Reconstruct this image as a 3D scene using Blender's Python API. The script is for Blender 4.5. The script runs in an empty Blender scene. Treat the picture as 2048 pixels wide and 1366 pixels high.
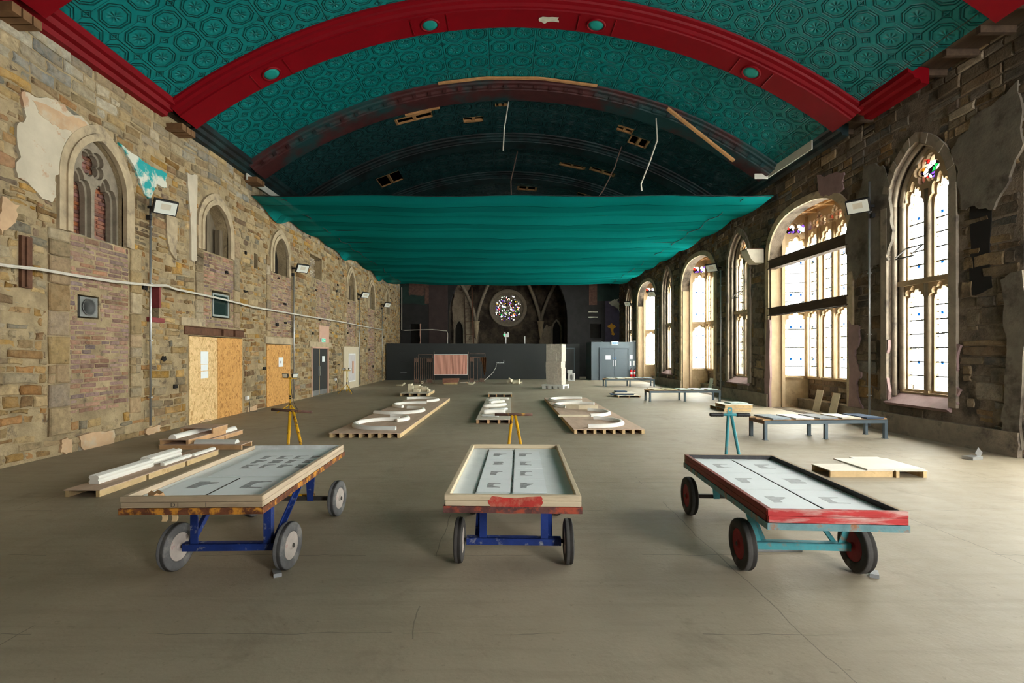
import bpy, bmesh, math, random
from mathutils import Vector, Matrix
random.seed(7)
PI = math.pi
SC = bpy.context.scene
COL = SC.collection
# ------------------------------------------------------------------ survey
# eye 1.75 m above the floor, hall axis along +Y; wall planes measured from the photo
EYE, FPX, VX, VY = 1.75, 1000.0, 1005.0, 706.0
XL, XR, YE = -7.58, 8.64, 37.0
def L(x, y):                       # photo point -> (Y, z) on the left wall
    Y = XL*FPX/(x-VX); return (Y, EYE+(VY-y)*Y/FPX)
def R(x, y):
    Y = XR*FPX/(x-VX); return (Y, EYE+(VY-y)*Y/FPX)
# ------------------------------------------------------------------ node helper
class E:
    def __init__(s, t, sock): s.t, s.s = t, sock
    def _m(s, op, *a):
        n = s.t.nodes.new('ShaderNodeMath'); n.operation = op
        for i, v in enumerate((s,)+a):
            if isinstance(v, E): s.t.links.new(v.s, n.inputs[i])
            else: n.inputs[i].default_value = v
        return E(s.t, n.outputs[0])
    def __add__(s, o): return s._m('ADD', o)
    __radd__ = __add__
    def __sub__(s, o): return s._m('SUBTRACT', o)
    def __rsub__(s, o): return (s*-1.0)+o
    def __mul__(s, o): return s._m('MULTIPLY', o)
    __rmul__ = __mul__
    def __truediv__(s, o): return s._m('DIVIDE', o)
    def abs(s): return s._m('ABSOLUTE')
    def fract(s): return s._m('FRACT')
    def mx(s, o): return s._m('MAXIMUM', o)
    def mn(s, o): return s._m('MINIMUM', o)
    def lt(s, o): return s._m('LESS_THAN', o)
    def gt(s, o): return s._m('GREATER_THAN', o)
    def sqrt(s): return s._m('SQRT')
    def atan2(s, o): return s._m('ARCTAN2', o)
    def cos(s): return s._m('COSINE')
    def ramp(s, a, b):
        n = s.t.nodes.new('ShaderNodeMapRange'); s.t.links.new(s.s, n.inputs[0])
        n.inputs[1].default_value = a; n.inputs[2].default_value = b
        return E(s.t, n.outputs[0])
def rgba(c): return (c[0], c[1], c[2], 1.0)
class T:
    """small wrapper around one material tree"""
    def __init__(s, name):
        s.m = bpy.data.materials.new(name); s.m.use_nodes = True
        s.t = s.m.node_tree; s.t.nodes.clear()
        s.out = s.t.nodes.new('ShaderNodeOutputMaterial')
        s.tc = s.t.nodes.new('ShaderNodeTexCoord')
    def n(s, k): return s.t.nodes.new(k)
    def l(s, a, b): s.t.links.new(a.s if isinstance(a, E) else a, b)
    def obj(s): return s.tc.outputs['Object']
    def uv(s): return s.tc.outputs['UV']
    def xyz(s, sock):
        n = s.n('ShaderNodeSeparateXYZ'); s.l(sock, n.inputs[0])
        return [E(s.t, n.outputs[i]) for i in range(3)]
    def noise(s, scale, detail=4, rough=.6, vec=None, stretch=None, dist=0):
        n = s.n('ShaderNodeTexNoise'); n.inputs['Scale'].default_value = scale
        n.inputs['Detail'].default_value = detail; n.inputs['Roughness'].default_value = rough
        n.inputs['Distortion'].default_value = dist
        v = vec or s.obj()
        if stretch:
            mp = s.n('ShaderNodeMapping'); mp.inputs['Scale'].default_value = stretch
            s.l(v, mp.inputs[0]); v = mp.outputs[0]
        s.l(v, n.inputs['Vector']); return E(s.t, n.outputs['Fac'])
    def mix(s, f, a, b, mode='MIX'):
        n = s.n('ShaderNodeMix'); n.data_type = 'RGBA'; n.blend_type = mode
        if isinstance(f, (int, float)): n.inputs[0].default_value = f
        else: s.l(f, n.inputs[0])
        for v, i in ((a, 6), (b, 7)):
            if isinstance(v, tuple): n.inputs[i].default_value = rgba(v)
            else: s.l(v, n.inputs[i])
        return n.outputs[2]
    def bump(s, h, strength=.3, dist=.02):
        n = s.n('ShaderNodeBump'); n.inputs['Strength'].default_value = strength
        n.inputs['Distance'].default_value = dist; s.l(h, n.inputs['Height']); return n.outputs[0]
    def bsdf(s, col, rough=.8, metal=0.0, normal=None, spec=.3):
        b = s.n('ShaderNodeBsdfPrincipled')
        if isinstance(col, tuple): b.inputs['Base Color'].default_value = rgba(col)
        else: s.l(col, b.inputs['Base Color'])
        if isinstance(rough, (int, float)): b.inputs['Roughness'].default_value = rough
        else: s.l(rough, b.inputs['Roughness'])
        b.inputs['Metallic'].default_value = metal
        b.inputs['Specular IOR Level'].default_value = spec
        if normal is not None: s.l(normal, b.inputs['Normal'])
        s.l(b.outputs[0], s.out.inputs[0]); return b
def mul(c, k): return (min(c[0]*k, 1), min(c[1]*k, 1), min(c[2]*k, 1))
def mat(name, c, rough=.8, metal=0., var=.2, scale=5, bump=.15, bs=30, bd=.01, second=None, amt=.5, s2=4, soft=.06, stretch=None, spec=.3):
    t = T(name)
    f = t.noise(scale, 5, .6, stretch=stretch).ramp(.25, .75)
    col = t.mix(f, mul(c, 1-var), mul(c, 1+var))
    if second:
        g = t.noise(s2, 6, .65, stretch=stretch).ramp(1-amt-soft, 1-amt+soft)
        col = t.mix(g, col, second)
    nrm = t.bump(t.noise(bs, 4, .6, stretch=stretch), bump, bd) if bump else None
    t.bsdf(col, rough, metal, nrm, spec); return t.m
# ------------------------------------------------------------------ mesh builder
class MB:
    def __init__(s): s.bm = bmesh.new(); s.cl = s.bm.verts.layers.float_color.new('col')
    def v(s, p, c=None):
        q = s.bm.verts.new(p)
        if c: q[s.cl] = (c[0], c[1], c[2], 1)
        return q
    def f(s, vs, smooth=False):
        try:
            q = s.bm.faces.new(vs); q.smooth = smooth; return q
        except ValueError: return None
    def box(s, c, d, rz=0, M=None, bev=0):
        m = (M or Matrix.Translation(c) @ Matrix.Rotation(rz, 4, 'Z'))
        vs = [s.v(m @ Vector((x*d[0]/2, y*d[1]/2, z*d[2]/2))) for x in (-1, 1) for y in (-1, 1) for z in (-1, 1)]
        fs = [s.f([vs[i] for i in q]) for q in ((0,1,3,2),(4,6,7,5),(0,4,5,1),(2,3,7,6),(0,2,6,4),(1,5,7,3))]
        if bev:
            es = list({e for q in fs for e in q.edges})
            bmesh.ops.bevel(s.bm, geom=es, offset=bev, segments=2, affect='EDGES', profile=.6)
        return s
    def bb(s, x0, x1, y0, y1, z0, z1, bev=0):
        return s.box(((x0+x1)/2, (y0+y1)/2, (z0+z1)/2), (x1-x0, y1-y0, z1-z0), bev=bev)
    def bar(s, a, b, w, h, up=(0, 0, 1), bev=0):
        a, b = Vector(a), Vector(b); d = b-a; z = d.normalized(); u = Vector(up)
        if abs(z.dot(u)) > .98: u = Vector((0, 1, 0))
        x = u.cross(z).normalized(); y = z.cross(x)
        m = Matrix((x, y, z)).transposed().to_4x4(); m.translation = (a+b)/2
        return s.box(None, (w, h, d.length), M=m, bev=bev)
    def tube(s, pts, r, n=8, cap=True, rr=None):
        pts = [Vector(p) for p in pts]; rings = []; px = None
        for i, p in enumerate(pts):
            d = (pts[min(i+1, len(pts)-1)]-pts[max(i-1, 0)]).normalized()
            if px is None:
                u = Vector((0, 0, 1)) if abs(d.z) < .9 else Vector((1, 0, 0))
                px = u.cross(d).normalized()
            else: px = (px-d*px.dot(d)).normalized()
            py = d.cross(px); q = rr[i] if rr else r
            rings.append([s.v(p+px*math.cos(2*PI*k/n)*q+py*math.sin(2*PI*k/n)*q) for k in range(n)])
        for a, b in zip(rings, rings[1:]):
            for k in range(n): s.f([a[k], a[(k+1) % n], b[(k+1) % n], b[k]], True)
        if cap: s.f(rings[0][::-1]); s.f(rings[-1])
        return s
    def lathe(s, prof, M=None, n=24, closed=False):
        """prof: (axial, radius); axis = local X"""
        M = M or Matrix(); rings = []
        for a, r in prof:
            rings.append([s.v(M @ Vector((a, r*math.cos(2*PI*k/n), r*math.sin(2*PI*k/n)))) for k in range(n)])
        seq = list(zip(rings, rings[1:]))
        if closed: seq.append((rings[-1], rings[0]))
        for a, b in seq:
            for k in range(n): s.f([a[k], a[(k+1) % n], b[(k+1) % n], b[k]], True)
        if not closed: s.f(rings[0][::-1]); s.f(rings[-1])
        return s
    def sweep(s, pts, sec, closed=True):
        """pts: list of (origin, xaxis, yaxis); sec: 2D profile"""
        rings = [[s.v(o+x*p[0]+y*p[1]) for p in sec] for o, x, y in pts]
        n = len(sec)
        for a, b in zip(rings, rings[1:]):
            for k in range(n if closed else n-1): s.f([a[k], a[(k+1) % n], b[(k+1) % n], b[k]])
        if closed: s.f(rings[0][::-1]); s.f(rings[-1])
        return s
    def plate(s, mp, outer, holes, w0, w1):
        """flat plate with holes in a (u, v) plane, from w0 to w1"""
        b2 = bmesh.new()
        for lp in [outer]+list(holes):
            vs = [b2.verts.new((p[0], p[1], 0)) for p in lp]
            for i in range(len(vs)): b2.edges.new((vs[i], vs[(i+1) % len(vs)]))
        bmesh.ops.triangle_fill(b2, use_beauty=True, use_dissolve=False, edges=b2.edges[:])
        b2.verts.index_update()
        A = [s.v(mp(q.co.x, q.co.y, w0)) for q in b2.verts]
        B = [s.v(mp(q.co.x, q.co.y, w1)) for q in b2.verts]
        for q in b2.faces:
            i = [w.index for w in q.verts]
            s.f([A[k] for k in i]); s.f([B[k] for k in i[::-1]])
        for e in b2.edges:
            if len(e.link_faces) == 1:
                i, j = e.verts[0].index, e.verts[1].index
                s.f([A[i], A[j], B[j], B[i]])
        b2.free(); return s
    def build(s, name, m, parent=None, label=None, cat=None, group=None, kind=None, loc=None, smooth=False, recalc=True, uvmap=None):
        if recalc: bmesh.ops.recalc_face_normals(s.bm, faces=s.bm.faces[:])
        if uvmap:
            ul = s.bm.loops.layers.uv.new('UVMap')
            for q in s.bm.faces:
                for lp in q.loops: lp[ul].uv = uvmap(lp.vert.co)
        me = bpy.data.meshes.new(name); s.bm.to_mesh(me); s.bm.free()
        if smooth:
            for p in me.polygons: p.use_smooth = True
        if m is not None: me.materials.append(m)
        o = bpy.data.objects.new(name, me); COL.objects.link(o)
        if parent: o.parent = parent
        if loc: o.location = loc
        return tag(o, label, cat, group, kind)
def tag(o, label=None, cat=None, group=None, kind=None):
    if label: o['label'] = label
    if cat: o['category'] = cat
    if group: o['group'] = group
    if kind: o['kind'] = kind
    return o
def empty(name, loc=(0, 0, 0), rz=0, label=None, cat=None, group=None, kind=None):
    o = bpy.data.objects.new(name, None); COL.objects.link(o)
    o.empty_display_size = .1; o.location = loc; o.rotation_euler = (0, 0, rz)
    return tag(o, label, cat, group, kind)
def copy_tree(o, parent=None, skip=()):
    c = o.copy(); COL.objects.link(c)
    if parent: c.parent = parent
    for ch in list(o.children):
        if ch.name.split('.')[0] in skip: continue
        copy_tree(ch, c, skip)
    return c
# wall maps: (u, v, w) with w towards the room
def ML(u, v, w): return Vector((XL+w, u, v))
def MR(u, v, w): return Vector((XR-w, u, v))
def ME(u, v, w): return Vector((u, YE-w, v))
# ------------------------------------------------------------------ 2D shapes
def rect(u0, u1, v0, v1): return [(u0, v0), (u1, v0), (u1, v1), (u0, v1)]
def pointed(u0, u1, v0, vs, va, n=10, e=0):
    """pointed-arch opening; e grows the outline"""
    u0 -= e; u1 += e; va += e*1.25; v0 -= e*0
    h = (u1-u0)/2; H = va-vs; r = (h*h+H*H)/(2*h); mid = (u0+u1)/2
    out = [(u0, v0), (u1, v0)]
    a1 = math.atan2(H, mid-(u1-r))
    for i in range(n+1):
        a = a1*i/n; out.append((u1-r+r*math.cos(a), vs+r*math.sin(a)))
    for i in range(n-1, -1, -1):
        a = a1*i/n; out.append((u0+r-r*math.cos(a), vs+r*math.sin(a)))
    return out
def basket(u0, u1, v0, vs, va, n=22, e=0):
    u0 -= e; u1 += e; va += e; mid = (u0+u1)/2; h = (u1-u0)/2
    out = [(u0, v0), (u1, v0)]
    for i in range(n+1):
        a = PI*i/n; c, s_ = math.cos(a), math.sin(a)
        out.append((mid+h*math.copysign(abs(c)**.82, c), vs+(va-vs)*abs(s_)**.86))
    return out
def cusped(uc, w, v0, vs, H, n=5, d=.2, e=0, k=44):
    w += 2*e; H += e; v0 -= e
    out = [(uc-w/2, v0), (uc+w/2, v0)]
    for i in range(k+1):
        t = i/k; a = PI*t; f = 1
        if .5/n < t < 1-.5/n: f = 1-d*(1-abs(math.sin(n*a))**.6)
        sx = math.copysign(abs(math.cos(a))**.9, math.cos(a))
        pk = 1+.10*max(0, 1-abs(t-.5)*8)
        out.append((uc+w/2*sx*f, vs+H*(math.sin(a)**.95)*f*pk))
    return out
def foil(uc, vc, r, n=4, d=.45, rot=0, k=40):
    return [(uc+r*(1-d*(1-abs(math.cos(n*(2*PI*i/k)/2))**.6))*math.cos(2*PI*i/k+rot), vc+r*(1-d*(1-abs(math.cos(n*(2*PI*i/k)/2))**.6))*math.sin(2*PI*i/k+rot)) for i in range(k)]
def inpoly(p, poly):
    x, y = p; c = False; j = len(poly)-1
    for i in range(len(poly)):
        xi, yi = poly[i]; xj, yj = poly[j]
        if (yi > y) != (yj > y) and x < (xj-xi)*(y-yi)/(yj-yi+1e-12)+xi: c = not c
        j = i
    return c
def ragged(pts, amp=.05, it=3, rnd=random):
    for k in range(it):
        o = []
        for i, a in enumerate(pts):
            b = pts[(i+1) % len(pts)]; l = math.hypot(b[0]-a[0], b[1]-a[1])
            q = min(amp, l*.22); o.append(a)
            o.append(((a[0]+b[0])/2+rnd.uniform(-q, q), (a[1]+b[1])/2+rnd.uniform(-q, q)))
        pts = o; amp *= .6
    return pts
# ------------------------------------------------------------------ masonry
def pick(pal, rnd):
    c = rnd.choice(pal); k = rnd.uniform(.62, 1.25); j = rnd.uniform(-.03, .035)
    return (max(.01, c[0]*k+j), max(.01, c[1]*k), max(.01, c[2]*k-j))
def masonry(mb, mp, u0, u1, v0, v1, ch, wr, pal, avoid=(), proud=(.0, .03), gap=.018, seed=1, miss=.02, jit=.014, wave=.05, back=-.05, only=None):
    rnd = random.Random(seed); bxs = [(min(p[0] for p in a), max(p[0] for p in a), min(p[1] for p in a), max(p[1] for p in a), a) for a in avoid]
    def blocked(a, b, c, d):
        for x0, x1, y0, y1, poly in bxs:
            if b < x0 or a > x1 or d < y0 or c > y1: continue
            for i in range(3):
                for j in range(3):
                    if inpoly((a+(b-a)*i/2, c+(d-c)*j/2), poly): return True
        return False
    def put(a, b, c, d, depth=0):
        if blocked(a, b, c, d):
            if depth < 2 and (b-a) > .1:
                m = (a+b)/2; put(a, m, c, d, depth+1); put(m, b, c, d, depth+1)
            return
        if only and not inpoly(((a+b)/2, (c+d)/2), only): return
        if rnd.random() < miss: return
        g = gap*rnd.uniform(.6, 1.4); a += g/2; b -= g/2; c += g/2; d -= g/2
        if b-a < .025 or d-c < .02: return
        col = pick(pal, rnd); w = rnd.uniform(*proud); bv = min(.018, (d-c)*.18)
        J = lambda: rnd.uniform(-jit, jit)
        m1, m2 = (a+b)/2+J()*3, (a+b)/2+J()*3
        P = [(a+J(), c+J()), (m1, c+J()), (b+J(), c+J()), (b+J(), (c+d)/2), (b+J(), d+J()), (m2, d+J()), (a+J(), d+J()), (a+J(), (c+d)/2)]
        cu, cv = (a+b)/2, (c+d)/2
        sx, sy = 1-2*bv/(b-a), 1-2*bv/(d-c)
        A = [mb.v(mp(p[0], p[1]+wv(p[0]), back), col) for p in P]
        B = [mb.v(mp(p[0], p[1]+wv(p[0]), w-bv), col) for p in P]
        C = [mb.v(mp(cu+(p[0]-cu)*sx, cv+(p[1]-cv)*sy+wv(p[0]), w+J()*.3), col) for p in P]
        for i in range(8):
            k = (i+1) % 8
            mb.f([A[i], A[k], B[k], B[i]]); mb.f([B[i], B[k], C[k], C[i]])
        mb.f(C)
    ph = rnd.uniform(0, 6)
    def wv(u): return wave*(math.sin(u*.9+ph)*.6+math.sin(u*2.3+ph*2)*.4) if wave else 0
    v = v0
    while v < v1-.02:
        h = rnd.uniform(*ch); h = min(h, v1-v)
        if v1-(v+h) < ch[0]*.6: h = v1-v
        u = u0-rnd.uniform(0, wr[0])
        while u < u1:
            w = rnd.uniform(*wr)*(1.35 if h > sum(ch)/2 else .9); a, b = max(u, u0), min(u+w, u1)
            if b-a > .03:
                if h > .2 and rnd.random() < .25:
                    q = rnd.uniform(.4, .6); put(a, b, v, v+h*q); put(a, b, v+h*q, v+h)
                else: put(a, b, v, v+h)
            u += w
        v += h
# ------------------------------------------------------------------ materials
def mat_masonry(name, mul_=1., soot=0., sootcol=(.035, .028, .022), mort=.36, mcol=(.38, .28, .155)):
    t = T(name)
    at = t.n('ShaderNodeAttribute'); at.attribute_name = 'col'
    f = t.noise(9, 6, .7).ramp(.25, .8)
    c = t.mix(f, (.5*mul_, .48*mul_, .45*mul_), (1.25*mul_, 1.2*mul_, 1.12*mul_))
    c = t.mix(1.0, at.outputs[0], c, 'MULTIPLY')
    g = t.noise(2.6, 6, .75).ramp(.47, .60)
    c = t.mix(g*mort, c, tuple(x*mul_ for x in mcol))
    d = t.noise(6.5, 6, .8).ramp(.57, .68); c = t.mix(d*.65, c, (.055, .042, .028))
    if soot:
        k = t.noise(.55, 5, .65).ramp(.62-soot*.3, .75-soot*.2)
        c = t.mix(k*.8, c, sootcol)
    n = t.bump(t.noise(28, 6, .7)+t.noise(7, 3, .6)*1.5, .55, .02)
    t.bsdf(c, .92, 0, n, .15); return t.m
M = {}
M['stone_l'] = mat_masonry('weathered_sandstone', 1.0, .18)
M['mortar_l'] = mat('lime_mortar', (.34, .262, .155), .95, var=.4, scale=3, bump=.8, bs=24, bd=.03, second=(.13, .10, .07), amt=.38, s2=4.2, spec=.1)
M['brick_l'] = mat_masonry('old_purple_brick', 1.05, .12, mort=.35, mcol=(.30, .22, .18))
M['stone_r'] = mat_masonry('sooty_sandstone', .95, .5, mort=.6, mcol=(.20, .155, .105))
M['mortar_r'] = mat('dark_mortar', (.17, .135, .10), .95, var=.35, scale=3, bump=.7, bs=24, bd=.03, second=(.06, .05, .04), amt=.45, s2=1.3, spec=.1)
M['dress_l'] = mat('dressed_sandstone', (.43, .34, .22), .9, var=.25, scale=4, bump=.4, bs=30, second=(.25, .2, .14), amt=.38, s2=3)
M['dress_d'] = mat('grey_tracery_stone', (.25, .21, .155), .9, var=.3, scale=6, bump=.3, bs=30)
M['dress_r'] = mat('window_stone', (.40, .30, .185), .85, var=.14, scale=4, bump=.2, bs=40, second=(.27, .2, .12), amt=.3, s2=3)
M['dress_soot'] = mat('sooty_window_stone', (.26, .215, .16), .9, var=.3, scale=4, bump=.3, bs=40, second=(.12, .1, .08), amt=.4, s2=2)
M['plaster_w'] = mat('flaking_white_plaster', (.52, .455, .345), .9, var=.16, scale=2, bump=.5, bs=10, second=(.46, .30, .19), amt=.40, s2=1.6, soft=.02)
M['plaster_p'] = mat('peach_plaster', (.52, .35, .21), .9, var=.2, scale=3, bump=.4, bs=14, second=(.5, .42, .3), amt=.4, s2=2)
M['plaster_t'] = mat('turquoise_flaking_paint', (.62, .62, .52), .8, var=.1, scale=3, bump=.3, bs=14, second=(.02, .33, .33), amt=.52, s2=1.5, soft=.03)
M['plaster_g'] = mat('grey_render', (.150, .130, .10), .92, var=.3, scale=3, bump=.5, bs=16, second=(.07, .056, .044), amt=.42, s2=1.6)
M['mauve'] = mat('mauve_paint', (.27, .18, .17), .85, var=.2, scale=4, bump=.3, bs=20, second=(.22, .18, .13), amt=.32, s2=3)
M['osb_l'] = None
def mat_osb(name, a, b, c):
    t = T(name)
    v = t.n('ShaderNodeTexVoronoi'); v.inputs['Scale'].default_value = 26
    mp = t.n('ShaderNodeMapping'); mp.inputs['Scale'].default_value = (1, .9, .45)
    nz = t.n('ShaderNodeTexNoise'); nz.inputs['Scale'].default_value = 9
    t.l(t.obj(), nz.inputs['Vector'])
    ad = t.n('ShaderNodeMixRGB'); ad.blend_type = 'ADD'; ad.inputs[0].default_value = .25
    t.l(t.obj(), ad.inputs[1]); t.l(nz.outputs['Color'], ad.inputs[2])
    t.l(ad.outputs[0], mp.inputs[0]); t.l(mp.outputs[0], v.inputs['Vector'])
    sp = t.n('ShaderNodeSeparateColor'); t.l(v.outputs['Color'], sp.inputs[0])
    f = E(t.t, sp.outputs[0])
    col = t.mix(f.ramp(.0, .6), b, a); col = t.mix(f.ramp(.8, .95), col, c)
    t.bsdf(col, .7, 0, t.bump(f, .2, .004)); return t.m
M['osb_l'] = mat_osb('pale_strand_board', (.80, .56, .28), (.62, .40, .17), (.50, .29, .11))
M['osb_d'] = mat_osb('orange_strand_board', (.66, .35, .11), (.50, .24, .06), (.36, .16, .04))
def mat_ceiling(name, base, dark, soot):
    t = T(name); X, Y, _ = t.xyz(t.uv())
    u, v = X/.59, Y/.6
    cx, cy = u.fract()-.5, v.fract()-.5
    ax, ay = cx.abs(), cy.abs()
    d = ax.mx(ay).mx((ax+ay)*.70)
    ring = lambda q, c, w: ((q-c).abs()*(-1./w)+1.0).mx(0.0)
    r = (cx*cx+cy*cy).sqrt(); an = cy.atan2(cx)
    pet = ((an*8.0).cos()*.5+.5)*((r*-7.0)+1.6).mx(0.0).mn(1.0)*(r*12.0).mn(1.0)
    cor = (ax*-1.0+.5)+(ay*-1.0+.5)
    h = ring(d, .40, .028)+ring(d, .325, .022)*.8+pet*.55+ring(cor, .15, .03)*.9+ring(cor, .05, .05)*.6
    h = h+ring((u*.5).fract(), .5, .012)*.8+ring(v.fract(), .02, .012)*.25
    h = h+t.noise(2.0, 3)*.5
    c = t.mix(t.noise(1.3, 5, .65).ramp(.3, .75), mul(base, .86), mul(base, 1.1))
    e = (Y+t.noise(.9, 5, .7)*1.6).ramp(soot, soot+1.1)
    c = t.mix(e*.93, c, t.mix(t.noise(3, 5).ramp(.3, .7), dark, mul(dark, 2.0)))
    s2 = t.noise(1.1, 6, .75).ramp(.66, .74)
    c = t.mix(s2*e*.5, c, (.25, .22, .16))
    t.bsdf(c, .45, 0, t.bump(h, 1.0, .05), .22); return t.m
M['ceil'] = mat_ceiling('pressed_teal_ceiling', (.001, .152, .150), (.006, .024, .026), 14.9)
M['red'] = mat('glossy_crimson_paint', (.165, .001, .005), .5, var=.12, scale=2, bump=.06, bs=12, second=(.13, .001, .004), amt=.3, s2=1, spec=.12)
M['redsoot'] = mat('smoke_stained_crimson', (.05, .012, .012), .6, var=.4, scale=3, bump=.2, bs=20, second=(.008, .04, .042), amt=.45, s2=.5)
M['tealsoot'] = mat('smoke_stained_teal', (.010, .030, .032), .6, var=.35, scale=3, bump=.2, bs=20, second=(.006, .009, .010), amt=.5, s2=1)
M['teal'] = mat('teal_paint', (.004, .21, .185), .5, var=.1)
M['roofdark'] = mat('dark_roof_timber', (.03, .022, .016), .95, var=.3)
M['timber_d'] = mat('charred_timber', (.07, .045, .028), .9, var=.4, scale=3, stretch=(3, .3, 3))
M['timber'] = mat('raw_batten', (.42, .22, .09), .8, var=.25, scale=5)
M['board_w'] = mat('white_fascia', (.62, .62, .55), .8, var=.1, second=(.35, .33, .28), amt=.25)
def mat_floor():
    t = T('worn_screed_floor')
    a = t.noise(.35, 6, .6).ramp(.3, .7); b = t.noise(2.2, 7, .7).ramp(.3, .72)
    c = t.mix(a, (.235, .19, .13), (.35, .298, .222))
    c = t.mix(b*.5, c, (.35, .295, .212))
    sp = t.noise(14, 5, .75).ramp(.60, .72); c = t.mix(sp*.5, c, (.12, .095, .065))
    w = t.noise(5.5, 7, .82).ramp(.675, .71); c = t.mix(w*.6, c, (.50, .46, .38)); w3 = t.noise(1.1, 7, .75, dist=.6).ramp(.56, .72); c = t.mix(w3*.45, c, (.13, .10, .07))
    X, Y, Z = t.xyz(t.obj())
    wob = t.noise(1.5, 3)*.12
    s1 = ((X+wob)/2.44+.21).fract(); s2 = ((Y+wob)/1.22+.4).fract()
    seam = s1.lt(.0035).mx(s2.lt(.006)); n2 = t.noise(.8, 2).gt(.5)
    c = t.mix(seam*n2*.6, c, (.09, .075, .055))
    st = t.noise(3, 4, .6, stretch=(.25, 3, 1)).ramp(.5, .8); c = t.mix(st*.35, c, (.15, .122, .085))
    t.bsdf(c, (t.noise(4, 5)*.3+.45), 0, t.bump(t.noise(30, 5)+t.noise(3, 4)*2-seam*n2*1.5, .25, .01), .45)
    return t.m
M['floor'] = mat_floor()
def mat_glass(name, tint, stained=False, open_=.8):
    t = T(name); X, Y, _ = t.xyz(t.uv())
    tr = t.n('ShaderNodeBsdfTransparent')
    if stained:
        v = t.n('ShaderNodeTexVoronoi'); v.inputs['Scale'].default_value = 9
        t.l(t.uv(), v.inputs['Vector'])
        sp = t.n('ShaderNodeSeparateColor'); t.l(v.outputs['Color'], sp.inputs[0])
        f, g = E(t.t, sp.outputs[0]), E(t.t, sp.outputs[1])
        c = t.mix(f.gt(.60), tint, mul((.20, .12, .45), tint[0])); c = t.mix(f.gt(.74), c, mul((.55, .06, .05), tint[0])); c = t.mix(f.gt(.84), c, mul((.05, .35, .12), tint[0])); c = t.mix(f.gt(.9), c, mul((.7, .45, .06), tint[0]))
        v2 = t.n('ShaderNodeTexVoronoi'); v2.feature = 'DISTANCE_TO_EDGE'; v2.inputs['Scale'].default_value = 9; t.l(t.uv(), v2.inputs['Vector'])
        lead = E(t.t, v2.outputs[0]).lt(.05); c = t.mix(lead, c, (.01, .01, .01)); c = t.mix(E(t.t, sp.outputs[2]).gt(open_), c, (.012, .011, .010))
    else:
        gx, gy = (X/.145).fract(), (Y/.26).fract()
        lead = gx.lt(.06).mx(gy.lt(.045)); nz = t.noise(6, 2, vec=t.uv()).gt(.42)
        c = t.mix(t.noise(3, 3, vec=t.uv()), tint, mul(tint, .8))
        c = t.mix(lead*nz*.85, c, (.05, .045, .04))
        qx, qy = (X/.29).fract(), (Y/1.04).fract()
        sq = qx.gt(.42)*qx.lt(.62)*qy.gt(.46)*qy.lt(.52); c = t.mix(sq, c, (.01, .06, .12))
    gl = t.n('ShaderNodeBsdfGlossy'); gl.inputs['Roughness'].default_value = .1
    t.l(c, tr.inputs[0]); mx = t.n('ShaderNodeMixShader'); mx.inputs[0].default_value = .04
    t.l(tr.outputs[0], mx.inputs[1]); t.l(gl.outputs[0], mx.inputs[2]); t.l(mx.outputs[0], t.out.inputs[0])
    return t.m
M['glass'] = mat_glass('leaded_glass', (.82, .84, .82))
M['stain'] = mat_glass('stained_glass', (.5, .5, .48), True)
M['stain_r'] = mat_glass('dark_rose_glass', (.5, .5, .48), True, .34)
def mat_mesh():
    t = T('teal_debris_net')
    X, Y, Z = t.xyz(t.obj())
    a = t.noise(.5, 4, .6, stretch=(.15, 1.5, 1)).ramp(.3, .7)
    c = t.mix(a, (.002, .155, .142), (.005, .24, .22))
    bd = (Y/1.05+t.noise(.3, 3)*.5).fract(); c = t.mix(bd.lt(.42)*.5, c, (.002, .105, .095)); c = t.mix(bd.lt(.035)*.7, c, (.001, .06, .055))
    d = t.n('ShaderNodeBsdfDiffuse'); t.l(c, d.inputs[0])
    tl = t.n('ShaderNodeBsdfTranslucent'); t.l(c, tl.inputs[0])
    tp = t.n('ShaderNodeBsdfTransparent')
    m1 = t.n('ShaderNodeMixShader'); m1.inputs[0].default_value = .2
    t.l(d.outputs[0], m1.inputs[1]); t.l(tl.outputs[0], m1.inputs[2])
    m2 = t.n('ShaderNodeMixShader'); m2.inputs[0].default_value = .10
    t.l(m1.outputs[0], m2.inputs[1]); t.l(tp.outputs[0], m2.inputs[2]); t.l(m2.outputs[0], t.out.inputs[0])
    return t.m
M['net'] = mat_mesh()
M['wood'] = mat('weathered_plank', (.38, .29, .19), .8, var=.25, scale=4, bump=.25, bs=18, second=(.27, .2, .13), amt=.4, s2=3, stretch=(.6, .6, 5))
M['wood_x'] = mat('weathered_plank_side', (.48, .38, .27), .8, var=.2, scale=4, bump=.25, bs=18, second=(.30, .23, .15), amt=.35, s2=3, stretch=(5, .5, 5))
M['wood_pale'] = mat('pale_plank', (.58, .48, .33), .8, var=.15, scale=4, bump=.2, bs=18, second=(.46, .37, .25), amt=.4, s2=3, stretch=(.6, .6, 6))
M['wood_red'] = mat('red_painted_plank', (.44, .04, .04), .75, var=.3, scale=6, bump=.35, bs=18, second=(.56, .36, .32), amt=.44, s2=5, soft=.1, stretch=(.6, .6, 3.5))
M['wood_red_shade'] = mat('red_plank_shaded_side', (.20, .030, .022), .6, var=.3, scale=5, bump=.3, bs=18, second=(.13, .05, .03), amt=.4, s2=3, stretch=(4, .5, 4))  # red plank darkened; shade of the left side is in the colour
M['redpaint'] = mat('red_paint_patch', (.44, .04, .03), .75, var=.3, scale=8, bump=.2, bs=20, second=(.5, .2, .13), amt=.42, s2=12, soft=.1)
M['rust'] = mat('rusty_angle_iron', (.13, .045, .02), .8, var=.6, scale=12, bump=.5, bs=30, second=(.58, .25, .03), amt=.46, s2=11, soft=.05)
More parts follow.
